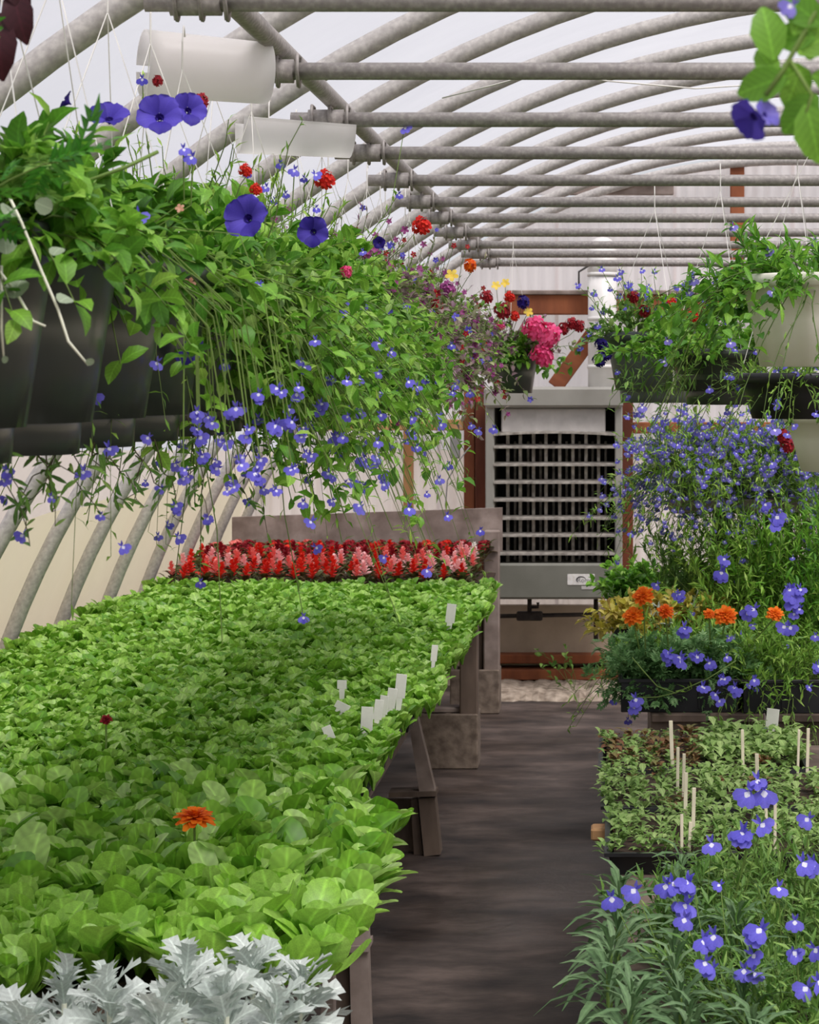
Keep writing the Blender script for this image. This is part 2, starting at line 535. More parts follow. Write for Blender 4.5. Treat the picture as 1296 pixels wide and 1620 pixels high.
def tmesh(name, t, mats, smooth=True):
    me = bpy.data.meshes.new(name)
    me.from_pydata(t.V.tolist(), [], t.F.tolist())
    for m in mats: me.materials.append(M[m])
    me.polygons.foreach_set('material_index', t.m.astype(np.int32))
    if smooth: me.polygons.foreach_set('use_smooth', np.ones(len(t.F), bool))
    me.uv_layers.new(name='UVMap').data.foreach_set('uv', t.uv[t.F.ravel()].astype(np.float32).ravel())
    me.update()
    return me

class Cloud:
    """many leaves joined in one mesh (uncountable foliage)"""
    def __init__(self): self.V, self.F, self.m, self.u, self.n = [], [], [], [], 0
    def put(self, t, P, D, N, S, mi=0, wx=1.0):
        P = np.asarray(P, float).reshape(-1, 3); D = np.asarray(D, float).reshape(-1, 3); N = np.asarray(N, float).reshape(-1, 3)
        k = len(P)
        if k == 0: return
        S = np.broadcast_to(np.asarray(S, float), (k,))
        D = D / (np.linalg.norm(D, axis=1, keepdims=True) + 1e-9)
        X = np.cross(D, N); X /= (np.linalg.norm(X, axis=1, keepdims=True) + 1e-9)
        Z = np.cross(X, D)
        V = (t.V[None, :, 0, None] * X[:, None, :] * wx + t.V[None, :, 1, None] * D[:, None, :] + t.V[None, :, 2, None] * Z[:, None, :]) * S[:, None, None] + P[:, None, :]
        nv = len(t.V)
        F = t.F[None] + (np.arange(k) * nv)[:, None, None] + self.n
        self.V.append(V.reshape(-1, 3)); self.F.append(F.reshape(-1, 3))
        self.m.append(np.tile(t.m + mi, k)); self.u.append(np.tile(t.uv, (k, 1)))
        self.n += k * nv
    def tubes(self, P, r, mi=0):
        """three-sided stem along a polyline P (n,3)"""
        P = np.asarray(P, float); n = len(P)
        Tn = np.gradient(P, axis=0); Tn /= (np.linalg.norm(Tn, axis=1, keepdims=True) + 1e-9)
        ref = np.array([0.31, 0.87, 0.38])
        A = np.cross(Tn, ref); A /= (np.linalg.norm(A, axis=1, keepdims=True) + 1e-9)
        B = np.cross(Tn, A)
        rs = np.linspace(r, r * 0.5, n)[:, None]
        V = np.concatenate([(P + rs * (A*math.cos(a) + B*math.sin(a)))[:, None] for a in (0, 2.094, 4.189)], axis=1).reshape(-1, 3)
        F = []
        for i in range(n - 1):
            for k in range(3):
                a, b = i*3+k, i*3+(k+1) % 3
                F += [(a, b, b+3), (a, b+3, a+3)]
        self.V.append(V); self.F.append(np.array(F) + self.n); self.m.append(np.full(len(F), mi)); self.u.append(np.full((len(V), 2), .2)); self.n += len(V)
    def mesh(self, name, mats):
        V = np.vstack(self.V); F = np.vstack(self.F); m = np.concatenate(self.m)
        me = bpy.data.meshes.new(name)
        me.vertices.add(len(V)); me.vertices.foreach_set('co', V.astype(np.float32).ravel())
        me.loops.add(F.size); me.loops.foreach_set('vertex_index', F.astype(np.int32).ravel())
        me.polygons.add(len(F))
        me.polygons.foreach_set('loop_start', np.arange(0, F.size, 3, dtype=np.int32))
        me.polygons.foreach_set('loop_total', np.full(len(F), 3, np.int32))
        for x in mats: me.materials.append(M[x])
        me.polygons.foreach_set('material_index', m.astype(np.int32))
        me.polygons.foreach_set('use_smooth', np.ones(len(F), bool))
        me.uv_layers.new(name='UVMap').data.foreach_set('uv', np.vstack(self.u)[F.ravel()].astype(np.float32).ravel())
        me.update(calc_edges=True)
        return me
    def build(self, name, mats, parent=None, stuff=True):
        o = link(name, self.mesh(name, mats), parent)
        if stuff: o['kind'] = 'stuff'
        return o

def unit(v): return v / (np.linalg.norm(v, axis=-1, keepdims=True) + 1e-9)

FL = {}   # shared flower meshes
def flower_mesh(kind, a, b='eye'):
    k = (kind, a, b)
    if k not in FL:
        t = {'lob': LOBELIA, 'pet': PETUNIA, 'mari': MARI, 'five': FIVE, 'ball': BALL, 'spike': SPIKE}[kind]
        FL[k] = tmesh('flower_' + kind, t, [a, b])
    return FL[k]

def flower(parent, kind, a, b, wpos, face, size, name='flower', roll=None):
    """wpos in world; parent has no rotation or scale"""
    o = link(name, flower_mesh(kind, a, b), parent)
    o.location = Vector(wpos) - (parent.location if parent else Vector())
    q = Vector(face).normalized().to_track_quat('Z', 'Y')
    q = q @ Quaternion((0, 0, 1), R.uniform(-.9, .9) if roll is None else roll)
    o.rotation_mode = 'QUATERNION'; o.rotation_quaternion = q
    o.scale = (size,) * 3
    return o

# ------------------------------------------------------------------ setting: ground, arch film, gable wall
XC, ZC, RA = 0.94, -0.36, 3.28
YB = 12.72
A0 = math.asin((0.0 - ZC) / RA)          # angle at the ground
def arc(a, r=RA): return (XC + r * math.cos(a), ZC + r * math.sin(a))
def arc_top(x):
    d = RA * RA - (x - XC) ** 2
    return ZC + math.sqrt(d) if d > 0 else 0

mb = MB(); mb.box((-2.6, 0.0, -0.12), (4.4, YB + 0.2, 0.0))
struct(mb.build('floor', 'floor'))
mb = MB(); mb.box((-40, -30, -0.4), (40, 60, -0.14))
struct(mb.build('ground', M['rubble']))

def film(name, a0, a1, mat, n):
    mb = MB(); V = []; F = []
    ys = np.linspace(-0.4, YB, 34)
    for yi, y in enumerate(ys):
        for i in range(n + 1):
            a = a0 + (a1 - a0) * i / n
            sag = 0.012 * math.cos((y - 4.82) / 0.78 * 2 * math.pi)
            x, z = arc(a, RA + 0.042 + sag * 0.6)
            V.append((x, y, z))
    for j in range(len(ys) - 1):
        for i in range(n):
            q = j * (n+1) + i
            F.append((q, q+1, q+n+2, q+n+1))
    mb.add(V, F)
    return struct(mb.build(name, mat, smooth=True))
AL = math.asin((1.22 - ZC) / RA)
film('wall_right', A0, AL, 'film_low', 8)
film('ceiling', AL, math.pi - AL, 'film', 44)
film('wall_left', math.pi - AL, math.pi - A0, 'film_low', 8)

# gable end of corrugated panels
wb = link('wall_back', None, None, (0, YB, 0)); struct(wb)
pw = 0.66
x = -2.34
while x < 4.2:
    V, F = [], []
    nx = 44
    for i in range(nx + 1):
        xx = x + (pw + 0.02) * i / nx
        zt = arc_top(xx) + 0.03
        if zt < 0.32: zt = 0.32
        yy = 0.012 * math.sin(2 * math.pi * xx / 0.066) + (0.006 if int((x + 5) / pw) % 2 else 0)
        V += [(xx, yy, 0.30), (xx, yy, zt)]
    for i in range(nx): F.append((2*i, 2*i+2, 2*i+3, 2*i+1))
    MB().add(V, F).build('panel', 'corr', wb, True)
    x += pw
MB().box((-2.4, -0.03, 0.0), (4.3, 0.03, 0.31)).build('base_board', 'beige', wb)

# timber framing on the gable wall
ntrim = 0
def trim(a, b, mat, rot=None):
    global ntrim
    ntrim += 1
    mb = MB()
    c = (Vector(a) + Vector(b)) / 2
    h = (Vector(b) - Vector(a)) / 2
    mb.bbox(tuple(-h), tuple(h), 0.004)
    o = struct(mb.build('trim_%d' % ntrim, mat))
    o.location = c
    if rot: o.rotation_euler = rot
    return o
yw = YB - 0.03
def trim_px(x0, y0, x1, y1, Y, th, mat):
    p = px(x0, y1, Y); q = px(x1, y0, Y)
    return trim((p.x, Y, p.z), (q.x, Y + th, q.z), mat)
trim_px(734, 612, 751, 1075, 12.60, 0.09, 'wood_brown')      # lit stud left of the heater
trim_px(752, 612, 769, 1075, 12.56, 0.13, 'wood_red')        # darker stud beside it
trim_px(500, 664, 734, 681, 12.62, 0.07, 'wood_tan')         # horizontal rail
trim_px(638, 681, 653, 1075, 12.62, 0.07, 'wood_tan')        # short stud
trim_px(983, 612, 1002, 1075, 12.60, 0.09, 'wood_red')       # stud right of the heater
trim_px(1002, 668, 1300, 686, 12.62, 0.07, 'wood_brown')     # rail on the right
trim_px(800, 466, 1300, 497, 12.50, 0.15, 'wood_brown')      # header beam
trim_px(800, 459, 1300, 466, 12.48, 0.19, 'wood_grey')       # pale cap on the beam
trim_px(1156, 243, 1178, 459, 12.62, 0.07, 'wood_brown')     # king post up to the ridge
trim_px(840, 285, 1066, 308, 12.64, 0.05, 'wood_grey')       # short plank across the gable
c0, c1 = px(878, 612, 12.5), px(945, 520, 12.5)
d = c1 - c0
trim((-d.length/2 + (c0.x+c1.x)/2, 12.48, (c0.z+c1.z)/2 - .045), (d.length/2 + (c0.x+c1.x)/2, 12.53, (c0.z+c1.z)/2 + .045), 'wood_brown', (0, -math.atan2(d.z, d.x), 0))
# lower boards below the heater
trim_px(770, 957, 1080, 1036, 12.64, 0.04, 'beige')
trim_px(770, 1036, 1300, 1050, 12.52, 0.12, 'wood_brown')
trim_px(770, 1060, 1300, 1076, 12.46, 0.2, 'wood_brown')
# pale crumbled strip of concrete footing
mb = MB()
rr = np.random.default_rng(4)
N = 60
V, F = [], []
for i in range(N + 1):
    xx = -0.75 + 1.9 * i / N
    e = rr.uniform(-.03, .03)
    V += [(xx, 12.05 + e, 0.001), (xx, 12.12 + e, 0.03 + rr.uniform(0, .015)), (xx, 12.5, 0.05 + rr.uniform(0, .02))]
for i in range(N):
    for k in range(2): F.append((3*i+k, 3*i+3+k, 3*i+4+k, 3*i+1+k))
mb.add(V, F)
o = struct(mb.build('footing', 'rubble'))

# ------------------------------------------------------------------ hoop ribs and pipes
ORD = ['first', 'second', 'third', 'fourth', 'fifth', 'sixth', 'seventh', 'eighth', 'ninth', 'tenth', 'eleventh', 'twelfth', 'thirteenth',
       'fourteenth', 'fifteenth', 'sixteenth', 'seventeenth', 'eighteenth', 'nineteenth', 'twentieth', 'twenty-first', 'twenty-second']
ribm = None
ribY = [4.04 + 0.78 * k for k in range(12)]
pts = [(XC + (RA - .0) * math.cos(a), 0, ZC + RA * math.sin(a)) for a in np.linspace(A0, math.pi - A0, 72)]
mb = MB(); mb.tube(pts, 0.027, 10)
ribm = mb.mesh('hoop_rib', 'steel_rib', True)
for k, y in enumerate(ribY):
    o = link('hoop_rib', ribm, None, (0, y, 0))
    lab = 'grey curved hoop rib under the plastic roof, %s from the camera' % ORD[k] if k < 11 else 'grey curved hoop rib closest to the gable wall'
    tag(o, lab, 'pipe', 'roof hoops')

XP, ZP = -0.66, 2.315
mb = MB(); mb.tube([(XP, 1.2, ZP + .03), (XP, 12.5, ZP + .03)], 0.020, 10)
o = mb.build('purlin_pipe', 'steel', None, True)
tag(o, 'long grey pipe running down the greenhouse above the left hanging baskets', 'pipe')
mb = MB(); mb.tube([(2.60, 1.2, ZP + .03), (2.60, 12.5, ZP + .03)], 0.020, 10)
tag(mb.build('purlin_pipe', 'steel', None, True), 'long grey pipe running down the right side under the roof', 'pipe')

tieY = [3.6 + 0.8 * k for k in range(11)]
mbt = MB(); mbt.tube([(-0.75, 0, 0), (0.4, 0, .0), (1.6, 0, .0), (2.72, 0, 0)], 0.0175, 10)
tiem = mbt.mesh('cross_pipe', 'steel', True)
mbc = MB()
mbc.tube([(-0.71, 0, 0), (-0.63, 0, 0)], 0.024, 10)
for xx in (-.70, -.66, -.62):
    mbc.tube([(xx, -.004, -.03), (xx, -.028, 0), (xx, -.02, .03), (xx, .02, .03), (xx, .028, 0), (xx, .004, -.03)], 0.004, 5)
clampm = mbc.mesh('clamp', 'steel', True)
for k, y in enumerate(tieY):
    o = link('cross_pipe', tiem, None, (0, y, 2.30 - .002 * (k % 3)))
    tag(o, 'straight grey cross pipe under the roof, %s from the camera' % ORD[k], 'pipe', 'cross pipes')
    c = link('clamp', clampm, o)

# slack cord looped between the cross pipes
mb = MB()
mb.tube([px(700, 155, 4.6), px(780, 135, 4.5), px(864, 112, 4.4), px(960, 128, 4.5), px(1100, 140, 4.7), px(1290, 128, 4.8)], 0.0016, 5)
tag(mb.build('slack_cord', 'wire', None, True), 'thin slack cord slung between overhead cross pipes', 'cord')

# rolled white plastic sheets on the pipe ends
def roll(name, c, axis, L, r0, r1, a0, a1, label):
    mb = MB(); V = []; F = []
    ax = Vector(axis).normalized(); up = Vector((0, 0, 1)); s = ax.cross(up).normalized(); u = s.cross(ax)
    nl, na = 8, 28
    for sh in (0, 1):
        for i in range(nl + 1):
            t = i / nl
            for k in range(na + 1):
                a = a0 + (a1 - a0) * k / na
                r = r0 + (r1 - r0) * t - sh * 0.003
                cut = 0.0
                V.append(ax * (L * (t - .5) + cut) + (s * math.cos(a) + u * math.sin(a)) * r)
    q = (nl+1) * (na+1)
    for sh in (0, 1):
        for i in range(nl):
            for k in range(na):
                b = sh*q + i*(na+1) + k
                f = (b, b+1, b+na+2, b+na+1)
                F.append(f if sh == 0 else f[::-1])
    for k in range(na):
        for i in (0, nl):
            b = i*(na+1)+k
            F.append((b, b+1, q+b+1, q+b))
    for i in range(nl):
        for k in (0, na):
            b = i*(na+1)+k
            F.append((b, b+na+1, q+b+na+1, q+b))
    mb.add(V, F)
    o = mb.build(name, 'whitefilm', None, True)
    o.location = c
    return tag(o, label, 'plastic sheet', 'rolled white sheets')
roll('rolled_plastic_sheet', px(326, 108, 4.25), (.95, .42, -.03), 0.235, 0.062, 0.058, -math.pi*.95, math.pi*.98, 'rolled white plastic sheet with its open end showing, nearest under the roof')
roll('rolled_plastic_sheet', px(468, 196, 5.1), (.97, .3, -.04), 0.25, 0.075, 0.068, -math.pi*1.0, 0, 'half-round white plastic sheet farther back on the pipe')

# ------------------------------------------------------------------ heater
HY = 12.12
ht = empty('unit_heater', ((768+985)/2*0 + px(876, 948, HY).x, HY, px(876, 948, HY).z), 'large grey-green gas heater with open louvred front on the end wall', 'heater')
def hb(name, x0, y0, x1, y1, d0, d1, mat, bev=0.006, par=None):
    p, q = px(x0, y1, HY), px(x1, y0, HY)
    mb = MB(); mb.bbox((p.x - ht.location.x, d0, p.z - ht.location.z), (q.x - ht.location.x, d1, q.z - ht.location.z), bev)
    return mb.build(name, mat, par or ht)
hb('back_panel', 772, 645, 982, 945, 0.36, 0.40, 'heater_in')
hb('side_panel', 768, 625, 782, 948, 0.0, 0.40, 'heater_lip')
hb('side_panel', 973, 625, 985, 948, 0.0, 0.40, 'heater_lip')
hb('top_hood', 766, 612, 986, 645, -0.04, 0.40, 'heater_lip', 0.014)
hb('upper_panel', 793, 646, 958, 685, 0.02, 0.04, 'heater_panel')
hb('bottom_panel', 770, 891, 984, 948, -0.01, 0.38, 'heater', 0.012)
for i, yy in enumerate((687, 707, 735, 763, 791, 820, 847, 876)):
    mb = MB()
    p, q = px(781, yy, HY), px(974, yy, HY)
    V = []; F = []
    pr = [(-.035, -.008), (-.035, .002), (.03, .014), (.03, .004)]
    n = 8
    for k in range(n + 1):
        xx = p.x + (q.x - p.x) * k / n - ht.location.x
        sg = (0.012 * math.sin(math.pi * k / n) if i == 0 else 0)
        for (a, b) in pr: V.append((xx, a + .03, p.z - ht.location.z + b + sg))
    for k in range(n):
        for m_ in range(4):
            m2 = (m_+1) % 4
            F.append((k*4+m_, k*4+m2, k*4+4+m2, k*4+4+m_))
    F += [(0, 1, 2, 3), (n*4, n*4+3, n*4+2, n*4+1)]
    mb.add(V, F).build('louvre', 'heater_fin', ht)
for xx in (802, 822, 843, 863, 885, 906, 927, 947):
    hb('fin', xx - 2.6, 685, xx + 2.6, 893, 0.09, 0.16, 'heater_fin', 0.002)
for xx in (812, 833, 853, 874, 895, 916, 937, 958):
    hb('heat_tube', xx - 2, 700, xx + 2, 893, 0.22, 0.26, 'heater_fin', 0.002)
st = hb('sticker', 898, 908, 941, 925, -0.0125, -0.0095, 'white', 0.0005)
# printed emblem and lettering on the sticker
mb = MB()
c = px(921, 916, HY) - ht.location
V = []; F = []
for k in range(13):
    a = math.pi * (0.05 + 1.25 * k / 12)
    w = 0.006 * math.sin(math.pi * k / 12) + .0006
    for s in (-1, 1):
        r = 0.019 + s * w * .5
        V.append((c.x - .004 + r * math.cos(a) * 1.3, -0.0135, c.z - .004 + r * math.sin(a) * .9))
for k in range(12): F.append((2*k, 2*k+1, 2*k+3, 2*k+2))
mb.add(V, F).build('emblem', 'ink', st)
cu = bpy.data.curves.new('lettering', 'FONT'); cu.body = 'Romer'; cu.size = 0.034; cu.align_x = 'CENTER'; cu.align_y = 'CENTER'
cu.materials.append(M['inkgrey'])
tmp = bpy.data.objects.new('tmp', cu)
o = link('lettering', bpy.data.meshes.new_from_object(tmp), st); bpy.data.objects.remove(tmp)
o.location = (c.x + .022, -0.0138, c.z - .006); o.rotation_euler = (math.radians(90), 0, 0)
st2 = hb('sticker', 920, 927, 943, 932, -0.0125, -0.0095, 'heater_panel', 0.0005)

# gas pipe and valve
gp = empty('gas_pipe', (px(870, 975, 12.3).x, 12.3, 0), 'dark iron gas pipe with valve under the heater', 'pipe')
def rel(p, e): return Vector(p) - e.location
mb = MB(); mb.tube([rel(px(775, 975, 12.3), gp), rel(px(944, 972, 12.3), gp)], 0.0115, 10); mb.build('pipe', 'iron', gp, True)
mb = MB(); mb.tube([rel(px(943, 948, 12.3), gp), rel(px(943, 1012, 12.3), gp)], 0.0125, 10); mb.build('drop_pipe', 'iron', gp, True)
p = rel(px(838, 975, 12.3), gp)
mb = MB(); mb.bbox((p.x - .07, -.03, p.z - .022), (p.x + .07, .03, p.z + .026), .006); mb.build('valve', 'iron', gp)
mb = MB(); mb.tube([(p.x, 0, p.z + .02), (p.x, 0, p.z + .10)], 0.012, 8); mb.tube([(p.x, 0, p.z + .05), (p.x + .045, 0, p.z + .05), (p.x + .045, 0, p.z + .075)], .009, 8); mb.build('riser', 'iron', gp, True)

# flue pipe
fl = empty('flue_pipe', px(953, 612, 12.36), 'white flue pipe rising from the heater top to the wall', 'pipe')
b = fl.location
mb = MB(); mb.tube([(0, 0, 0), (0, 0, .62)], .078, 20); mb.build('pipe', 'duct', fl, True)
mb = MB(); mb.tube([(0, 0, .60), (0, 0, .66), (0, .03, .71), (0, .10, .74), (0, .33, .74)], .082, 20); mb.build('elbow', 'duct', fl, True)
for z in (.10, .36, .60):
    mb = MB(); mb.tube([(0, 0, z), (0, 0, z + .02)], .083, 20); mb.build('joint_ring', 'duct', fl, True)
mb = MB(); mb.tube([rel(px(916, 458, 12.3), fl), rel(px(916, 430, 12.3), fl), rel(px(945, 412, 12.3), fl)], .006, 6); mb.build('strap', 'dwire', fl)

# electric box with cable
eb = empty('junction_box', px(720, 725, 12.58), 'small grey electric box on the wall stud with looping cable', 'electric box')
p, q = px(713, 725, 12.58), px(728, 690, 12.58)
mb = MB(); mb.bbox((p.x - eb.location.x, -.04, 0), (q.x - eb.location.x, .02, q.z - p.z), .006); mb.build('box', 'gbox', eb)
mb = MB(); mb.tube([rel(px(745, 705, 12.5), eb), rel(px(725, 730, 12.5), eb), rel(px(708, 760, 12.5), eb), rel(px(705, 800, 12.5), eb), rel(px(712, 830, 12.5), eb)], .004, 6); mb.build('cable', 'gbox', eb, True)

# ------------------------------------------------------------------ left bench
BZ = 0.672
lb = empty('plant_bench', (-1.3, 7.3, 0), 'long weathered wooden bench carrying the green seedling bed on the left', 'bench')
def lbp(name, a, b, mat, bev=.006, rot=None):
    mb = MB(); o0 = lb.location
    if rot is None:
        mb.bbox((a[0]-o0.x, a[1]-o0.y, a[2]-o0.z), (b[0]-o0.x, b[1]-o0.y, b[2]-o0.z), bev)
        return mb.build(name, mat, lb)
for i in range(10):
    x0 = -2.14 + i * 0.148
    lbp('top_plank', (x0, 2.9, BZ - .03), (x0 + .14, 11.7, BZ), 'wood_dark')
lbp('side_rail', (-.70, 2.9, BZ - .10), (-.67, 11.7, BZ - .031), 'wood_dark')
# end board, slightly rising to the right
mb = MB()
p0, p1 = px(368, 884, 11.74), px(795, 872, 11.74); q1, q0 = px(795, 803, 11.74), px(368, 818, 11.74)
V = []
for yy in (11.72, 11.76):
    for p in (p0, p1, q1, q0): V.append((p.x - lb.location.x, yy - lb.location.y, p.z))
mb.add(V, [(0,1,2,3),(7,6,5,4),(0,4,5,1),(1,5,6,2),(2,6,7,3),(3,7,4,0)]).build('end_board', 'wood_grey', lb)
def post(name, x0, y0, x1, y1, Y, th, mat='wood_grey', top=None):
    p, q = px(x0, y1, Y), px(x1, y0, Y)
    return lbp(name, (p.x, Y, p.z), (q.x, Y + th, q.z), mat, .006)
post('leg', 765, 840, 790, 1061, 11.62, .09)                      # far corner post standing on a block
post('leg', 738, 905, 765, 1061, 11.66, .04, 'wood_dark')
# middle support: crate of two uprights with a leaning brace
def leg_px(name, pts, Y, th, mat):
    """four image corners of a board's front face"""
    mb = MB(); V = []
    for yy in (Y, Y + th):
        for (a, c) in pts:
            p = px(a, c, Y); V.append((p.x - lb.location.x, yy - lb.location.y, max(0, p.z)))
    mb.add(V, [(0,1,2,3),(7,6,5,4),(0,4,5,1),(1,5,6,2),(2,6,7,3),(3,7,4,0)])
    return mb.build(name, mat, lb)
Yk = 8.13
leg_px('leg', [(671, 1355), (697, 1352), (688, 1262), (662, 1264)], Yk, .09, 'wood_dark')
leg_px('leg', [(655, 1353), (669, 1354), (660, 1264), (650, 1266)], Yk + .03, .05, 'wood_dark')
leg_px('cross_board', [(615, 1262), (690, 1260), (690, 1252), (615, 1254)], Yk - .01, .1, 'wood_dark')
leg_px('brace', [(664, 1256), (689, 1254), (652, 1100), (640, 1100)], Yk, .06, 'wood_grey')
leg_px('back_panel', [(610, 1353), (656, 1353), (652, 1264), (610, 1264)], Yk + .08, .02, 'wood_dark')
Yk = 5.35
leg_px('leg', [(558, 1742), (590, 1742), (582, 1504), (553, 1504)], Yk, .05, 'wood_grey')
leg_px('leg', [(536, 1742), (556, 1742), (551, 1504), (531, 1504)], Yk + .03, .05, 'wood_dark')
leg_px('cross_board', [(520, 1509), (583, 1506), (583, 1496), (520, 1500)], Yk - .01, .1, 'wood_grey')
leg_px('leg', [(548, 1500), (582, 1498), (577, 1345), (552, 1345)], Yk, .06, 'wood_grey')
Yk = 4.75
leg_px('leg', [(508, 1880), (527, 1880), (527, 1395), (508, 1395)], Yk, .05, 'wood_grey')
for y in (7.0, 9.95, 11.5):     # legs on the wall side
    lbp('leg', (-2.08, y, 0), (-2.0, y + .08, BZ - .03), 'wood_dark')
lbp('leg', (-.70, 9.96, .2), (-.62, 10.04, BZ - .03), 'wood_dark')

def conc_block(x0, y0, x1, y1, Y, dep, label):
    p, q = px(x0, y1, Y), px(x1, y0, Y)
    w, h = (q.x - p.x), (q.z)
    o = empty('concrete_block', ((p.x + q.x) / 2, Y + dep/2, 0), label, 'concrete block', 'bench blocks')
    t = .028
    mb = MB()
    mb.bbox((-w/2, -dep/2, 0), (w/2, -dep/2 + t, h), .005)
    mb.build('face_shell', 'block', o)
    mb = MB(); mb.bbox((-w/2, dep/2 - t, 0), (w/2, dep/2, h), .005); mb.build('face_shell', 'block', o)
    for xx in (-w/2, -t/2, w/2 - t):
        mb = MB(); mb.bbox((xx, -dep/2 + t, 0), (xx + t, dep/2 - t, h), .004); mb.build('web', 'block', o)
    return o
conc_block(712, 1060, 790, 1126, 11.6, .2, 'concrete block under the far corner post of the left bench')
conc_block(660, 1130, 756, 1212, 9.95, .2, 'concrete block standing on the aisle floor under the bench middle')
mb = MB(); p = px(690, 1130, 9.95)
mb.bbox((-.13, -.06, 0), (.13, .06, .022), .004)
o = mb.build('wood_shim', 'wood_grey'); o.location = (p.x + .03, 10.05, px(0, 1130, 9.95).z)
tag(o, 'flat wooden shim on top of the middle concrete block', 'wood')

# potting soil of the bed
mb = MB(); V = []; F = []
xs = np.linspace(-2.05, -.63, 24); ys = np.linspace(2.95, 11.66, 120)
for y in ys:
    for x in xs: V.append((x, y, BZ + .045 + rr.uniform(-.006, .006)))
for j in range(len(ys)-1):
    for i in range(len(xs)-1):
        q = j*len(xs)+i; F.append((q, q+1, q+len(xs)+1, q+len(xs)))
mb.add(V, F)
n0 = len(mb.v)
o = mb.build('potting_soil', 'soil'); tag(o, 'dark potting soil filling the flats on the left bench', 'soil', kind='stuff')

# black flats along the aisle edge of the bed
def flat_mesh(w, l, h):
    mb = MB(); t = .004; s = .012
    out = [(-w/2+s, -l/2+s, 0), (w/2-s, -l/2+s, 0), (w/2-s, l/2-s, 0), (-w/2+s, l/2-s, 0)]
    top = [(-w/2, -l/2, h), (w/2, -l/2, h), (w/2, l/2, h), (-w/2, l/2, h)]
    lip = [(-w/2-.008, -l/2-.008, h), (w/2+.008, -l/2-.008, h), (w/2+.008, l/2+.008, h), (-w/2-.008, l/2+.008, h)]
    lip2 = [(a, b, c - .008) for (a, b, c) in lip]
    ins = [(-w/2+t, -l/2+t, h), (w/2-t, -l/2+t, h), (w/2-t, l/2-t, h), (-w/2+t, l/2-t, h)]
    inb = [(-w/2+s+t, -l/2+s+t, .004), (w/2-s-t, -l/2+s+t, .004), (w/2-s-t, l/2-s-t, .004), (-w/2+s+t, l/2-s-t, .004)]
    V = out + top + lip + lip2 + ins + inb
    F = [(3, 2, 1, 0)]
    def band(a, b):
        for i in range(4):
            j = (i+1) % 4
            F.append((a+i, a+j, b+j, b+i))
    band(0, 4); band(4, 12); band(12, 8); band(8, 16); band(16, 20); F.append((20, 21, 22, 23))
    return mb.add(V, F).mesh('flat', 'black')
fm = flat_mesh(.27, .53, .055)
for i in range(14):
    y = 3.35 + .545 * i + .27
    if y > 11.4: break
    o = link('seedling_flat', fm, None, (-.74 - .006*(i % 3), y, BZ + .001))
    tag(o, 'black plastic flat under the seedlings at the aisle edge, %s from the front' % ORD[i], 'tray', 'flats along the bench edge')

# --- seedlings: spoon-leaved rosettes
seed_leaf = [tmesh('seedling_leaf', t, ['seed']) for t in (SPOON, SPOON_B)]
def rosette_params(rng, n):
    out = []
    for k in range(n):
        a = k * 2.399 + rng.uniform(-.4, .4)
        inner = k / n
        el = math.radians(rng.uniform(34, 64) + 22 * (1 - inner))
        L = rng.uniform(.85, 1.15) * (0.72 + .38 * inner)
        out.append((a, el, L))
    return out
def leaf_matrix(a, el, L, roll=0):
    return rz(a) @ rx(el) @ ry(roll) @ sc(L)
variants = []
for v in range(8):
    rng = np.random.default_rng(100 + v)
    ts = [txf(SPOON if k % 3 else SPOON_B, leaf_matrix(a, el, L * .092, rng.uniform(-.5, .5))) for k, (a, el, L) in enumerate(rosette_params(rng, 11))]
    variants.append(tmesh('seedling_plant', tmerge(ts), ['seed']))
lo_var = []
for v in range(6):
    rng = np.random.default_rng(200 + v)
    lo_var.append(tmerge([txf(SPOON_LO, leaf_matrix(a, el + .12, L * .072, rng.uniform(-.6, .6))) for (a, el, L) in rosette_params(rng, 15)]))

def in_view(x, y, z, mx=90, my=110):
    X = CX + x * FPX / y; Yp = CY - (z - CH) * FPX / y
    return -mx < X < 1296 + mx and -my < Yp < 1620 + my
spots = []
y = 3.5
while y < 10.12:
    sp = .064 if y < 6 else .074
    x = (-.50 if 3.9 < y < 4.9 else (-.53 if y < 4 else (-.60 if y < 7 else -.595))) + .015 * math.sin(y * 5)
    if 5.0 < y < 6.4: x = -.63
    while x > -2.08:
        xx = x + R.uniform(-.02, .02); yy = y + R.uniform(-.02, .02)
        if in_view(xx, yy, .8, 420, 160):
            if yy > 3.62 or xx < -.93: spots.append((xx, yy))
        x -= sp
    y += sp
spots.sort(key=lambda p: p[1] + .15 * abs(p[0] + .8) + (0 if in_view(p[0], p[1], .82, 25, 10) else 50))
slabel = 'leafy green seedling with spoon-shaped leaves in the big bed on the left bench'
zs = BZ + .05
far = Cloud()
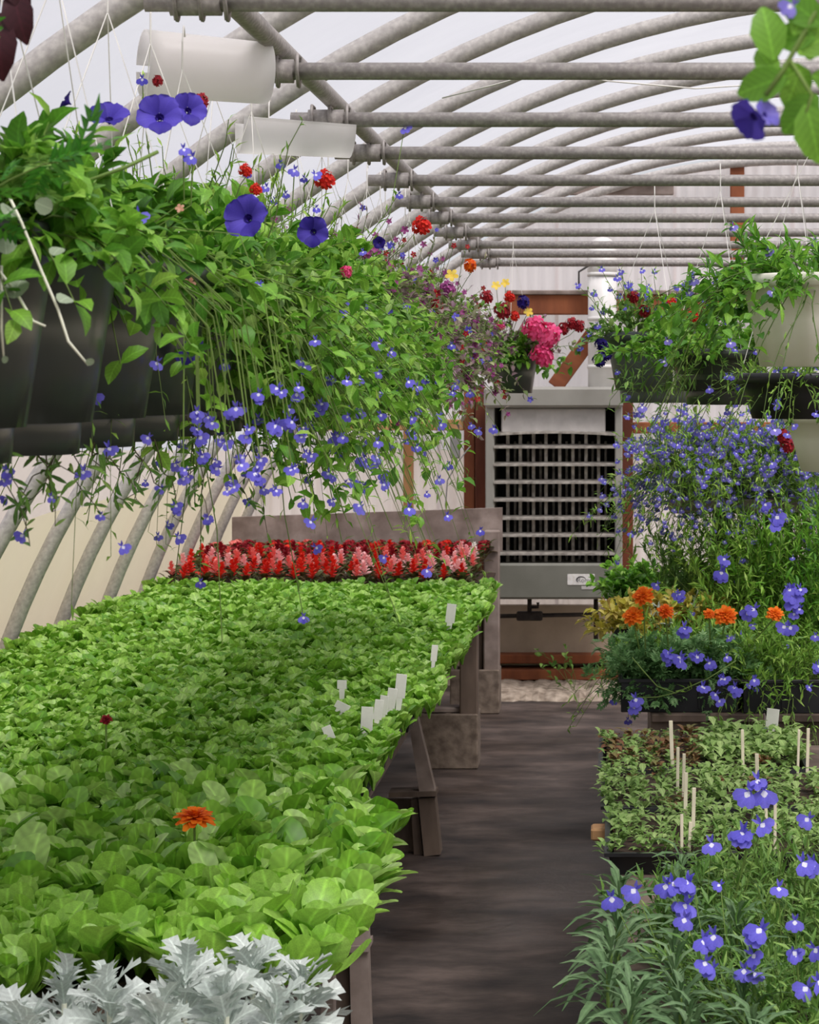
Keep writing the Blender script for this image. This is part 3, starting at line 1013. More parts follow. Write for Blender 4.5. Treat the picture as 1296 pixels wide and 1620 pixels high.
for i, (x, y) in enumerate(spots):
    edge = x > -.58
    if i < 300:
        s = R.uniform(.9, 1.3) * (1.12 if y < 4.6 else .98)
        tilt = Matrix.Rotation(R.uniform(.1, .45) if edge else R.uniform(-.14, .14), 4, 'Y') @ Matrix.Rotation(R.uniform(-.14, .14), 4, 'X')
        mat = Matrix.Translation((x, y, zs)) @ tilt @ rz(R.uniform(0, 6.28)) @ sc(s)
        if i < 70:
            o = link('leafy_seedling', None, None); o.empty_display_size = .03
            o.matrix_world = mat
            rng = np.random.default_rng(1000 + i)
            for k, (a, el, L) in enumerate(rosette_params(rng, 11)):
                lf = link('leaf', seed_leaf[0 if k % 3 else 1], o)
                lf.matrix_local = leaf_matrix(a, el, L * .092, rng.uniform(-.5, .5))
        else:
            o = link('leafy_seedling', variants[i % 8], None)
            o.matrix_world = mat
        tag(o, slabel, 'seedling', 'seedlings in the left bed')
    else:
        s = R.uniform(.9, 1.35)
        a = R.uniform(0, 6.28)
        far.put(lo_var[i % 6], [(x, y, zs + .012)], [(math.cos(a), math.sin(a), R.uniform(-.12, .12))], [(R.uniform(-.1, .1), R.uniform(-.1, .1), 1)], s)
        if True:
            a += 1.3
            far.put(lo_var[(i+3) % 6], [(x + .035, y + .03, zs + .016)], [(math.cos(a), math.sin(a), 0)], [(0, 0, 1)], s * .95)
o = far.build('seedling_bed', ['seed'])
tag(o, 'dense bright green seedlings filling the far half of the left bench', 'seedlings', kind='stuff')

# a drooping flower stalk over the edge and single blooms in the bed
p = px(620, 1375, 4.55)
mb = MB(); mb.tube([(-.55, 4.55, .80), px(590, 1320, 4.55), px(606, 1350, 4.55), px(628, 1386, 4.55)], [.006, .009, .012, .014], 8)
tag(mb.build('drooping_stalk', 'lobleaf', None, True), 'pale green stalk bent over the bench edge towards the aisle', 'stalk')
def bloom(x, y, Y, kind, a, b, size, label, face=(0.1, -.5, 1)):
    p = px(x, y, Y)
    o = empty('marigold', (p.x, p.y, zs), label, 'flower')
    mb = MB(); mb.tube([(0, 0, 0), (0, 0, p.z - zs)], .0025, 5); mb.build('stem', 'stem', o)
    flower(o, kind, a, b, p, face, size)
bloom(308, 1299, 4.36, 'mari', 'orange', 'orange', .040, 'single orange marigold bloom rising from the green seedlings', (.05, -.18, 1))
bloom(168, 1139, 5.5, 'mari', 'dkred', 'yellow', .015, 'tiny dark red bloom among the seedlings far left', (0, -.8, 1))

# --- dusty miller at the front corner
lobm = tmesh('silver_leaf', LOBED, ['silver'])
k = 0
for (x, y, s) in [(-.46, 3.28, 1.0), (-.545, 3.16, 1.05), (-.63, 3.30, 1.0), (-.71, 3.17, 1.1), (-.80, 3.28, .9), (-.89, 3.14, .9), (-.55, 3.42, .9), (-.65, 3.46, .75), (-.47, 3.10, 1.0), (-.62, 3.06, 1.0), (-.80, 3.06, 1.0)]:
    o = link('dusty_miller', None, None, (x, y, BZ + .04)); o.empty_display_size = .03
    tag(o, 'silver-grey dusty miller with lobed felted leaves at the front of the left bench', 'plant', 'dusty millers at the bench front')
    st_ = MB(); st_.tube([(0, 0, 0), (0, 0, .10 * s)], .004, 5); st_.build('stem', 'stem_silver', o)
    for j in range(26):
        a = j * 2.399 + R.uniform(-.3, .3); t = j / 26
        el = math.radians(0 + 60 * t + R.uniform(-18, 18))
        lf = link('leaf', lobm, o)
        lf.matrix_local = tr(0, 0, .03 + .095 * t * s) @ rz(a) @ rx(el) @ ry(R.uniform(-.7, .7)) @ sc(R.uniform(.062, .088) * s * (1.1 - .35 * t))
    k += 1

# --- red and pink bedding flowers at the far end
def bed_leafmesh(seed):
    c = Cloud(); rng = np.random.default_rng(seed)
    n = 22
    a = rng.uniform(0, 6.28, n); z = rng.uniform(.02, .09, n); r = rng.uniform(.0, .03, n)
    P = np.stack([r*np.cos(a), r*np.sin(a), z], 1)
    D = np.stack([np.cos(a), np.sin(a), rng.uniform(.0, .9, n)], 1)
    c.put(OVAL_LO, P, D, np.tile([0, 0, 1], (n, 1)), rng.uniform(.04, .06, n))
    return c.mesh('bedding_leaves', ['salvleaf'])
blm = [bed_leafmesh(s) for s in range(4)]
y = 10.22; row = 0
while y < 11.62:
    x = -.70 - (.05 if row % 2 else 0)
    while x > -2.06:
        xx = x + R.uniform(-.02, .02); yy = y + R.uniform(-.02, .02)
        if row < 3: colr = R.choices(['red', 'salmon', 'red', 'pink'], [7, 1, 3, .6])[0]
        elif row < 6: colr = R.choices(['salmon', 'pink', 'red'], [4, 4, 2.5])[0]
        else: colr = R.choices(['dkred', 'red', 'salmon'], [6, 2, .5])[0]
        if xx > -.80 and 0 < row < 9: colr = R.choice(['pink', 'white', 'salmon', 'pink'])
        word = {'red': 'bright red', 'salmon': 'salmon', 'pink': 'pale pink', 'dkred': 'dark red', 'white': 'white'}[colr]
        o = link('bedding_plant', blm[R.randrange(4)], None, (xx, yy, zs + .004 * row))
        o.rotation_euler.z = R.uniform(0, 6)
        tag(o, 'small bedding plant with %s flower head below the grey end board' % word, 'flower', '%s bedding plants' % word)
        f = link('flower', flower_mesh('spike' if row < 9 else 'ball', colr, colr), o)
        s = R.uniform(.052, .07)
        f.location = (0, 0, .088); f.scale = (s * 1.15, s * 1.15, s) if row < 9 else (.04, .04, .035)
        f.rotation_euler = (R.uniform(-.2, .2), R.uniform(-.2, .2), R.uniform(0, 6))
        x -= .098
    y += .115; row += 1

# --- white plant tags
def plant_tag(x, y, Y, w, h, label, lean=0.0, zb=None, group='white plant tags', mat='tagw', name='plant_tag'):
    p = px(x, y, Y)
    mb = MB()
    W, H = w * Y / FPX, h * Y / FPX
    zb = zb if zb is not None else zs
    tip = p.z - zb
    mt = Matrix.Rotation(lean, 4, 'Y') @ Matrix.Rotation(R.uniform(-.3, .3), 4, 'Z')
    mb.bbox((-W/2, -.001, tip - H), (W/2, .001, tip), .0008, 0, mt)
    V = [(-W*.3, -.001, tip - H), (W*.3, -.001, tip - H), (W*.08, -.001, 0), (-W*.08, -.001, 0)]
    V += [(a, .001, c) for (a, _, c) in V]
    V = [mt @ Vector(v) for v in V]
    mb.add(V, [(0,1,2,3),(7,6,5,4),(0,4,5,1),(1,5,6,2),(2,6,7,3),(3,7,4,0)])
    o = mb.build(name, mat); o.location = (p.x, Y, zb)
    return tag(o, label, 'plant tag', group)
for (x, y, Y, w, h, ln, lab) in [
    (626, 1066, 6.25, 17, 38, .10, 'tallest white plant tag at the aisle edge of the bed'),
    (609, 1088, 6.1, 15, 32, .14, 'white plant tag just in front of the tallest tag'),
    (600, 1100, 6.0, 14, 30, .1, 'white plant tag in the middle of the edge row'),
    (588, 1106, 5.9, 14, 32, .14, 'white plant tag behind the wide front tag of the edge row'),
    (577, 1118, 5.8, 19, 42, .05, 'wide white plant tag near the front of the edge row'),
    (550, 1142, 5.6, 15, 24, -.4, 'white plant tag leaning left at the front of the edge row'),
    (706, 955, 8.2, 15, 30, .12, 'lone white plant tag farther back at the bed edge'),
    (680, 1020, 7.0, 10, 26, .1, 'small white plant tag half hidden between the leaves'),
    (541, 1076, 6.3, 15, 14, .0, 'square white plant tag low in the leaves'),
    (508, 1103, 6.1, 24, 12, .5, 'white plant tag lying flat among the seedlings')]:
    plant_tag(x, y, Y, w, h, lab, ln)

# ------------------------------------------------------------------ foliage generators
def stem_plant(fc, sc_, base, rng, n, L, elev, leafT, ls, per, droop, r0=.02, az=None, leaf_mi=0, stem_mi=0, stem_r=.0018, wx=1.0, start=.2, tips=None):
    """n stems from base; leaves on them; returns tips in tips list"""
    base = np.asarray(base, float)
    for i in range(n):
        a = rng.uniform(*(az or (0, 6.283)))
        el = math.radians(rng.uniform(*elev)); l = rng.uniform(*L)
        d = np.array([math.cos(a)*math.cos(el), math.sin(a)*math.cos(el), math.sin(el)])
        p0 = base + np.array([math.cos(a), math.sin(a), 0]) * r0 * math.sqrt(rng.uniform(0, 1))
        t = np.linspace(0, 1, 7)[:, None]
        dr = droop * rng.uniform(.6, 1.3)
        wob = rng.normal(0, .05, 3) * l
        P = p0 + d * l * t + np.array([0, 0, -1]) * dr * l * t**2 + wob * np.sin(t * 5)
        sc_.tubes(P, stem_r, stem_mi)
        tt = rng.uniform(start, 1, per); tt[0] = 1
        idx = tt * 6; i0 = np.minimum(idx.astype(int), 5); fr = (idx - i0)[:, None]
        Q = P[i0] * (1 - fr) + P[i0+1] * fr
        Tn = unit(P[i0+1] - P[i0])
        side = unit(rng.normal(0, 1, (per, 3)))
        D = unit(Tn * .55 + side * .9 + np.array([0, 0, .15]))
        N = unit(np.array([0, 0, 1.0]) + rng.normal(0, .35, (per, 3)))
        fc.put(leafT, Q, D, N, rng.uniform(.7, 1.25, per) * ls, leaf_mi, wx)
        if tips is not None:
            tips.append((P[-1].copy(), unit(P[-1]-P[-2]), P))
    return tips

def pot_parts(o, rt, rb, h, mat, saucer=True, n=32, wob=None, zoff=0.0):
    z0 = .04 if saucer else 0
    mb = MB()
    mb.lathe([(0.001, z0), (rb, z0), (rb + (rt-rb)*.5, z0 + (h-z0)*.5 ), (rt - .004, h - .028), (rt + .004, h - .028), (rt + .006, h - .004), (rt, h), (rt - .008, h), (rt - .012, h - .03), (rb + .3*(rt-rb), h*.45)], n, (0, 0, zoff), 0, wob)
    mb.build('pot', mat, o, True)
    if saucer:
        mb = MB(); mb.lathe([(0.001, 0), (rb - .016, 0), (rb - .013, .038), (rb - .013, .044), (rb - .03, .044)], n, (0, 0, zoff))
        mb.build('saucer', mat, o, True)
    mb = MB(); mb.lathe([(rt - .013, h - .03), (rt * .5, h - .02), (0.001, h - .018)], 20, (0, 0, zoff)); mb.build('soil', 'soil', o, True)

def hanger(o, rt, h, ztop, k=3, mat='wire', a0=.4, r=.0011, pipe=True):
    """wires from the rim to a hook over the pipe"""
    for i in range(k):
        a = a0 + 2*math.pi*i/k
        mb = MB(); mb.tube([(rt*math.cos(a), rt*math.sin(a), h - .02), (0, 0, ztop - .05)], r, 4)
        mb.build('wire', mat, o)
    mb = MB(); mb.tube([(0, 0, ztop - .05), (0, 0, ztop), (.0, .012, ztop + .03), (0, .022, ztop + .012)], .0018, 5); mb.build('hook', mat, o)

# ------------------------------------------------------------------ left row of hanging baskets
PB, PT = 1.608, 0.268
descr = ['bushy green fern-like leaves', 'trailing silver dichondra over dark pot', 'leafy green plants', 'blue petunias above dark pot', 'bushy light green leaves', 'blue lobelia trailing low',
         'blue petunia blooms', 'green foliage and red verbena', 'trailing blue lobelia', 'fine green foliage', 'mixed lobelia', 'fine green and mauve foliage', 'mauve sprays', 'magenta dots', 'airy mauve foliage',
         'purple sprays', 'violet haze of tiny flowers', 'dark red and yellow blooms', 'purple and white blooms']
bask = []
NB = 19
for i in range(NB):
    Y = 2.21 + .32 * i
    rng = np.random.default_rng(500 + i)
    X = -.785 + (.0 if i < 6 else rng.uniform(-.02, .02)) + .006 * max(0, i - 8)
    o = empty('hanging_basket', (X, Y, PB), 'dark hanging basket %s from the camera on the left, %s' % (ORD[i], descr[i]), 'hanging basket', 'hanging baskets in the left row')
    bask.append(o)
    pot_parts(o, .158, .122, PT, 'pot_dark', True, 36 if i < 8 else 20)
    hanger(o, .155, PT, (2.345 - PB) - .03, 3, 'wire', .5 + .3 * i, .0011)
    fc, st_ = Cloud(), Cloud()
    tips = []
    b = (0, 0, PT - .02)
    mats = ['leafy', 'midleaf', 'lobleaf', 'purpleaf']
    if i == 0:
        stem_plant(fc, st_, b, rng, 60, (.10, .22), (15, 85), PINN, .055, 16, .25, .10, leaf_mi=0)
        mats = ['fernl', 'midleaf', 'lobleaf', 'purpleaf']
    elif i < 5:
        stem_plant(fc, st_, b, rng, 46, (.10, .20), (12, 85), OVAL, .042, 16, .35, .11, leaf_mi=0)
        stem_plant(fc, st_, b, rng, 16, (.12, .20), (0, 40), OVAL, .036, 12, .8, .12, leaf_mi=0)
        if i == 1: stem_plant(fc, st_, b, rng, 20, (.1, .2), (20, 80), PINN, .05, 14, .3, .1, leaf_mi=1)
    elif i < 11:
        stem_plant(fc, st_, b, rng, 60, (.14, .27), (10, 85), OVAL_LO, .036, 22, .35, .12, leaf_mi=0)
        stem_plant(fc, st_, b, rng, 60, (.16, .30), (-5, 45), OVAL_LO, .030, 20, .9, .14, leaf_mi=1, tips=tips)
        stem_plant(fc, st_, b, rng, 60, (.20, .34), (-15, 30), OVAL_LO, .032, 22, .9, .14, az=(-1.9, 1.2), leaf_mi=0)
        stem_plant(fc, st_, b, rng, 16, (.3, .42), (0, 50), LANCE_LO, .024, 18, 1.15, .14, leaf_mi=2, tips=tips)
        stem_plant(fc, st_, b, rng, 14, (.22, .36), (45, 88), LANCE_LO, .024, 14, .12, .14, leaf_mi=2, tips=tips)
    else:
        stem_plant(fc, st_, b, rng, 60, (.16, .29), (0, 85), OVAL_LO, .024, 28, .35, .12, leaf_mi=2, tips=tips)
        stem_plant(fc, st_, b, rng, 110, (.18, .32), (-20, 60), OVAL_LO, .024, 28, .6, .14, leaf_mi=3, tips=tips)
        stem_plant(fc, st_, b, rng, 18, (.22, .36), (40, 88), LANCE_LO, .02, 14, .12, .14, leaf_mi=3, tips=tips)
    # trailing lobelia stems below the pots
    ltips = []
    if i in (1, 2, 3, 4):
        stem_plant(fc, st_, b, rng, 8, (.46, .62), (-5, 25), LANCE_LO, .020, 16, 1.05, .15, az=(-2.9, 2.9), leaf_mi=2, stem_mi=0, stem_r=.0011, start=.4, tips=ltips) if i == 9 else None
    if i >= 4 and i < 11:
        stem_plant(fc, st_, b, rng, 11 if i < 9 else 6, (.30, .42), (-5, 35), LANCE_LO, .022, 18, 1.25, .15, az=(-1.9, .9), leaf_mi=2, stem_mi=0, stem_r=.0010, start=.3, tips=ltips)
    fc.build('foliage', mats, o)
    st_.build('stems', ['stem'], o)
    # blooms
    small = Cloud()
    for (P, D, _) in ltips:
        for q in range(2 if rng.uniform() < .6 else 0):
            pp = _[-1 - q] + rng.normal(0, .012, 3)
            w = Vector(pp) + o.location
            if Y < 5.2 and q < 2:
                flower(o, 'lob', 'blue', 'eye', w, (rng.uniform(-.3, .8), -1, rng.uniform(-.2, .6)), rng.uniform(.011, .016))
            else:
                small.put(LOBELIA, [pp], [(rng.uniform(-.5, .5), 0, 1)], [(rng.uniform(-.3, .8), -1, rng.uniform(0, .5))], rng.uniform(.012, .016), 0)
    if i >= 5:
        for (P, D, PP) in tips:
            u = rng.uniform()
            if i < 11:
                if u < .14: small.put(LOBELIA, [P], [(0, 0, 1)], [(rng.uniform(-.3, .8), -1, .4)], .013, 0)
            elif u < .55:
                small.put(FIVE, [P], [(rng.uniform(-1, 1), 0, 1)], [(rng.uniform(-.3, .8), -1, .4)], rng.uniform(.007, .012), 2 if u < .34 else (0 if u < .42 else 4))
    if small.n:
        small.build('small_blossoms', ['blue', 'eye', 'mag', 'mag', 'dkred', 'yellow'], o)

def near_basket(Y): return min(bask, key=lambda o: abs(o.location.y - Y))
def bfl(x, y, Y, kind, a, b, r, face, roll=None):
    o = near_basket(Y)
    return flower(o, kind, a, b, px(x, y, Y), face, r * Y / FPX, roll=roll)
# violet-blue petunias
bfl(172, 180, 3.0, 'pet', 'violet', 'violet_dk', 32, (.1, -.75, .9))
bfl(252, 180, 3.1, 'pet', 'violet', 'violet_dk', 36, (.15, -1, .45))
bfl(300, 172, 3.15, 'pet', 'violet', 'violet_dk', 28, (.5, -1, .3))
bfl(388, 342, 3.3, 'pet', 'violet', 'violet_dk', 36, (-.25, -1, .25))
bfl(495, 366, 3.9, 'pet', 'violet', 'violet_dk', 25, (0, -1, .05))
bfl(103, 160, 2.85, 'pet', 'violet_dk', 'violet_dk', 18, (-.9, -.1, .5))
bfl(300, 556, 3.4, 'pet', 'violet', 'violet_dk', 26, (.6, -.5, -.6))
bfl(600, 384, 5.0, 'pet', 'violet_dk', 'violet_dk', 10, (0, -1, 0))
for (x, y, Y, r) in [(218, 340, 2.9, 20), (155, 386, 2.75, 20), (410, 453, 3.5, 13), (566, 486, 4.6, 17), (550, 494, 4.6, 14), (596, 540, 4.6, 20), (612, 546, 4.7, 18), (466, 268, 4.0, 13), (498, 276, 4.0, 12), (422, 296, 3.8, 12),
                     (315, 690, 3.6, 18), (312, 650, 3.6, 16), (374, 644, 3.7, 18), (438, 672, 3.8, 20), (458, 664, 3.9, 18), (505, 646, 4.1, 17), (410, 622, 3.8, 15), (440, 614, 3.9, 15), (468, 622, 3.9, 15), (318, 720, 3.7, 16),
                     (380, 735, 4.0, 15), (405, 748, 4.0, 17), (412, 726, 4.1, 15), (528, 690, 4.3, 16), (576, 724, 4.5, 16), (604, 748, 4.6, 14), (556, 762, 4.5, 12), (436, 775, 4.2, 12), (290, 755, 3.7, 14), (640, 202, 5.2, 14), (655, 688, 4.8, 10),
                     (640, 484, 5.0, 10), (336, 668, 3.7, 15), (356, 700, 3.7, 14), (392, 690, 3.8, 16), (480, 690, 4.1, 15), (492, 720, 4.1, 14), (462, 742, 4.1, 14), (540, 712, 4.3, 14), (590, 700, 4.5, 13), (520, 748, 4.3, 13), (370, 770, 3.9, 13), (345, 740, 3.8, 14), (620, 700, 4.6, 12), (560, 640, 4.4, 13), (480, 580, 4.0, 13), (520, 600, 4.2, 12), (600, 620, 4.6, 12), (575, 398, 4.8, 9), (290, 235, 3.1, 14), (305, 248, 3.1, 16)]:
    if y > 420 and x < 650: Y = FPX * (.585 if x < 360 else .50) / (CX - x)
    o = near_basket(Y); P = px(x, y, Y); q = rel(P, o)
    top = Vector((q.x * .45, q.y * .45, PT + .04 if y > 420 else PT)); mid = (q + top) * .5 + Vector((.05, 0, .03 if y > 420 else 0))
    mb = MB(); mb.tube([top, mid, q], .0011, 4); mb.build('flower_stem', 'stem', o)
    for k in range(1 if y < 420 else 2):
        flower(o, 'lob', 'blue', 'eye', P + Vector((R.uniform(-1, 1), R.uniform(-.5, .5), R.uniform(-1, 1))) * .011 * k, (R.uniform(-.3, .5), -1, R.uniform(-.1, .5)), r * Y / FPX * (1.0 if k == 0 else .8))
for (x, y, Y, r, c) in [(388, 270, 3.7, 12, 'red'), (405, 300, 3.7, 11, 'red'), (514, 285, 4.3, 18, 'red'), (667, 358, 5.6, 17, 'red'), (548, 430, 4.4, 11, 'hot'), (795, 492, 7.9, 16, 'dkred'), (806, 470, 7.9, 10, 'red'),
                        (690, 486, 6.2, 14, 'dkred'), (660, 484, 6.0, 14, 'mag'), (578, 398, 5.2, 13, 'mag'), (676, 455, 6.3, 12, 'mag'), (708, 458, 6.5, 15, 'mag'), (715, 436, 6.6, 11, 'yellow'), (744, 420, 7.0, 12, 'orange'),
                        (785, 452, 7.6, 9, 'yellow'), (770, 470, 7.4, 12, 'dkred'), (742, 600, 7.2, 9, 'mag'), (716, 612, 7.0, 10, 'mag'), (828, 478, 7.9, 12, 'violet_dk'), (836, 492, 7.9, 9, 'yellow'), (752, 512, 7.0, 9, 'mag'),
                        (250, 128, 3.6, 10, 'dkred'), (318, 160, 3.6, 14, 'dkred'), (300, 450, 3.3, 12, 'peach'), (285, 330, 3.1, 8, 'peach')]:
    bfl(x, y, Y, 'five' if c in ('peach', 'yellow') else 'ball', c, c, r, (R.uniform(-.3, .3), -1, .4)) if x < 765 else None

# long arching stem across the front foliage
mb = MB(); o = near_basket(2.6)
mb.tube([rel(px(80, 298, 2.6), o), rel(px(140, 286, 2.58), o), rel(px(200, 264, 2.58), o), rel(px(250, 240, 2.6), o)], .0022, 6)
mb.build('arching_stem', 'stem', o, True)
# silver dichondra trailing over the first pots
o = bask[1]
rnd = tmesh('dichondra_leaf', ROUND, ['dichon'])
def trail(pp, Y, leaves, par, sm='stem_silver', r=.0017):
    mb = MB(); mb.tube([rel(px(a, b, Y), par) for (a, b) in pp], [r] * (len(pp)-1) + [r*.7], 6)
    mb.build('trailing_stem', sm, par, True)
    for (a, b, s, ang) in leaves:
        lf = link('leaf', rnd, par)
        sz = s * Y / FPX
        lf.matrix_local = Matrix.Translation(rel(px(a, b, Y - .006), par)) @ ry(ang) @ rx(math.radians(R.uniform(15, 60))) @ ry(R.uniform(-.7, .7)) @ sc(sz * .9)
trail([(14, 310), (34, 352), (66, 430), (92, 490), (108, 540), (140, 578)], 2.36, [(8, 340, 40, .2), (56, 320, 34, 2.0), (84, 404, 30, .5), (94, 478, 34, .8), (136, 570, 16, 1.9)], bask[1])
trail([(0, 430), (30, 470), (52, 508), (72, 516)], 2.36, [(10, 402, 40, -.3), (22, 472, 48, .1), (-4, 470, 40, .1)], bask[1])
trail([(2, 420), (2, 520), (6, 568)], 2.37, [(4, 565, 14, 2.6)], bask[1])
# thin dark trailing stems hanging under the near pots
def hang_trail(x0, y0, x1, y1, Y, par, nfl, seed):
    rng = np.random.default_rng(seed)
    c = Cloud(); n = 9
    A = np.array(rel(px(x0, y0, Y), par)); B = np.array(rel(px(x1, y1, Y + .05), par))
    t = np.linspace(0, 1, n)[:, None]
    P = A * (1-t) + B * t + np.array([.02, 0, -.02]) * np.sin(t*math.pi) * rng.uniform(-1, 1) + rng.normal(0, .004, (n, 3))
    c.tubes(P, .0012, 0)
    k = 12
    ii = rng.integers(1, n, k)
    D = unit(rng.normal(0, 1, (k, 3)) + np.array([0, 0, -.3]))
    c.put(LANCE, P[ii], D, np.tile([0, -1, .3], (k, 1)), rng.uniform(.012, .028, k), 1)
    c.build('trailing_stem', ['stem_dk', 'midleaf'], par)
    for q in range(nfl):
        j = rng.integers(n//2, n)
        flower(par, 'lob', 'blue', 'eye', Vector(P[j]) + par.location, (rng.uniform(-.4, .6), -1, rng.uniform(-.2, .4)), rng.uniform(.009, .013))
for q, (x0, y0, x1, y1, Y, nf) in enumerate([(20, 700, 52, 870, 2.75, 1), (60, 700, 86, 830, 2.8, 1), (0, 710, 40, 790, 2.7, 2), (110, 700, 156, 815, 2.95, 1), (150, 705, 180, 780, 3.0, 0), (200, 690, 255, 790, 3.2, 1), (240, 690, 275, 830, 3.3, 2),
                                              (300, 660, 330, 835, 3.5, 2), (345, 650, 400, 790, 3.7, 1), (380, 660, 425, 840, 3.9, 0), (420, 680, 500, 770, 4.1, 2), (470, 690, 560, 765, 4.3, 2), (520, 690, 610, 750, 4.5, 2), (560, 690, 655, 700, 4.8, 1), (90, 720, 10, 800, 2.85, 1),
                                              (40, 720, 130, 760, 2.8, 0), (330, 700, 300, 800, 3.6, 1), (80, 725, 35, 845, 2.85, 1), (170, 715, 230, 800, 3.05, 0), (215, 715, 175, 790, 3.15, 0), (395, 700, 385, 800, 3.95, 1)]):
    hang_trail(x0, y0, x1, y1, Y, near_basket(Y), nf, 900 + q)
# burgundy leaves high up at the left corner
o = bask[0]
for (x, y, s, a) in [(22, 20, 95, 2.9), (2, 60, 110, 3.1), (8, -10, 80, 2.6)]:
    lf = link('leaf', tmesh('burgundy_leaf', OVAL, ['burg']), o)
    lf.matrix_local = Matrix.Translation(rel(px(x, y - 40, 2.3), o)) @ ry(a) @ rx(math.radians(95)) @ sc(s * 2.3 / FPX)
mb = MB(); mb.tube([(.02, 0, PT - .03), rel(px(-15, 120, 2.3), o), rel(px(2, -30, 2.3), o)], .002, 5); mb.build('burgundy_stem', 'burg', o)

# small far basket with hot pink geraniums
gb = empty('hanging_basket', px(812, 622, 9.6), 'small hanging basket with hot pink and dark red blooms above the heater', 'hanging basket')
pot_parts(gb, .105, .08, .17, 'pot_dark', False, 24)
hanger(gb, .1, .17, 2.30 - gb.location.z, 3)
fc, st_ = Cloud(), Cloud(); rng = np.random.default_rng(77)
stem_plant(fc, st_, (0, 0, .15), rng, 46, (.08, .17), (-10, 85), OVAL_LO, .04, 16, .5, .08, leaf_mi=0)
stem_plant(fc, st_, (-.06, 0, .15), rng, 70, (.12, .26), (15, 88), OVAL_LO, .026, 22, .25, .08, leaf_mi=1)
stem_plant(fc, st_, (-.10, 0, .13), rng, 40, (.12, .22), (-20, 40), OVAL_LO, .026, 22, .4, .08, az=(1.6, 4.7), leaf_mi=1)
fc.build('foliage', ['leafy', 'purpleaf'], gb); st_.build('stems', ['stem'], gb)
for (x, y, r, c) in [(795, 492, 15, 'dkred'), (806, 470, 10, 'red'), (785, 452, 8, 'yellow'), (770, 470, 12, 'dkred'), (828, 478, 12, 'violet_dk'), (836, 494, 8, 'yellow'), (800, 448, 8, 'yellow'), (815, 500, 9, 'red'), (780, 520, 9, 'mag'), (770, 540, 9, 'mag'), (792, 515, 9, 'hot')]:
    P = px(x, y, 9.42)
    mb = MB(); mb.tube([(-.04, 0, .15), tuple(rel(P, gb))], .0015, 4); mb.build('flower_stem', 'stem', gb)
    flower(gb, 'five' if c == 'yellow' else 'ball', c, c, P, (R.uniform(-.3, .3), -1, .4), r * 9.4 / FPX)
for (x, y, r) in [(845, 520, 22), (868, 530, 22), (858, 562, 21)]:
    flower(gb, 'ball', 'hot', 'hot', px(x, y, 9.45), (.3, -1, .4), r * 9.5 / FPX)
for (x, y) in [(904, 512), (892, 520), (916, 516)]:
    mb = MB(); mb.tube([(.06, 0, .15), rel(px(x - 14, y + 14, 9.5), gb), rel(px(x, y, 9.5), gb)], .0015, 4); mb.build('flower_stem', 'stem', gb)
    flower(gb, 'ball', 'dkred', 'dkred', px(x, y, 9.5), (.3, -1, .4), 11 * 9.5 / FPX)

# ------------------------------------------------------------------ right side: hanging baskets
def rbasket(xc, ybot, Y, rt, rb, h, mat, label, saucer, seed, parts, mats, stems='stem', wob=None, n=32):
    p = px(xc, ybot, Y)
    o = empty('hanging_basket', p, label, 'hanging basket', 'hanging baskets on the right')
    pot_parts(o, rt, rb, h, mat, saucer, n, wob)
    hanger(o, rt, h, 2.30 - p.z, 3, 'wire', .9, .0013)
    fc, st_ = Cloud(), Cloud(); rng = np.random.default_rng(seed); tips = []
    for kw in parts: stem_plant(fc, st_, (0, 0, h - .02), rng, tips=tips, **kw)
    fc.build('foliage', mats, o); st_.build('stems', [stems], o)
    return o, tips, rng
def scatter_fl(o, tips, rng, prob, kind, a, b, size, facez=.4, mx=60):
    n = 0
    for (P, D, PP) in tips:
        if rng.uniform() < prob and n < mx:
            n += 1
            flower(o, kind, a, b, Vector(P) + o.location, (rng.uniform(-.6, .4), -1, rng.uniform(-.1, facez)), rng.uniform(*size))
K = lambda **k: k
b1, t1, g1 = rbasket(1036, 637, 7.3, .158, .125, .225, 'pot_grey', 'grey hanging basket right of the heater with lobelia and red verbena', True, 31, [
    K(n=44, L=(.10, .2), elev=(10, 85), leafT=OVAL_LO, ls=.03, per=18, droop=.4, r0=.12, leaf_mi=0),
    K(n=40, L=(.16, .30), elev=(40, 88), leafT=LANCE_LO, ls=.024, per=12, droop=.15, r0=.13, leaf_mi=1),
    K(n=26, L=(.16, .34), elev=(-5, 30), leafT=OVAL_LO, ls=.024, per=16, droop=.9, r0=.14, az=(-1.5, .9), leaf_mi=1)], ['midleaf', 'lobleaf'])
scatter_fl(b1, t1, g1, .75, 'lob', 'blue', 'eye', (.012, .018), mx=70)
for (x, y) in [(1045, 520), (1062, 480), (1096, 500), (1020, 492), (1002, 470)]:
    flower(b1, 'ball', 'red' if x > 1030 else 'dkred', 'red', px(x, y, 7.1), (R.uniform(-.3, .3), -1, .3), 11 * 7.1 / FPX)
for (x, y) in [(952, 545), (958, 560), (948, 570)]:
    flower(b1, 'ball', 'violet_dk', 'violet', px(x, y, 7.15), (-.3, -1, .1), 12 * 7.15 / FPX)
p = MB(); p.tube([rel(px(1055, 545, 7.0), b1), rel(px(1066, 580, 7.0), b1), rel(px(1066, 610, 7.0), b1), rel(px(1056, 632, 7.0), b1)], .003, 5); p.build('trailing_stem', 'stem_silver', b1, True)

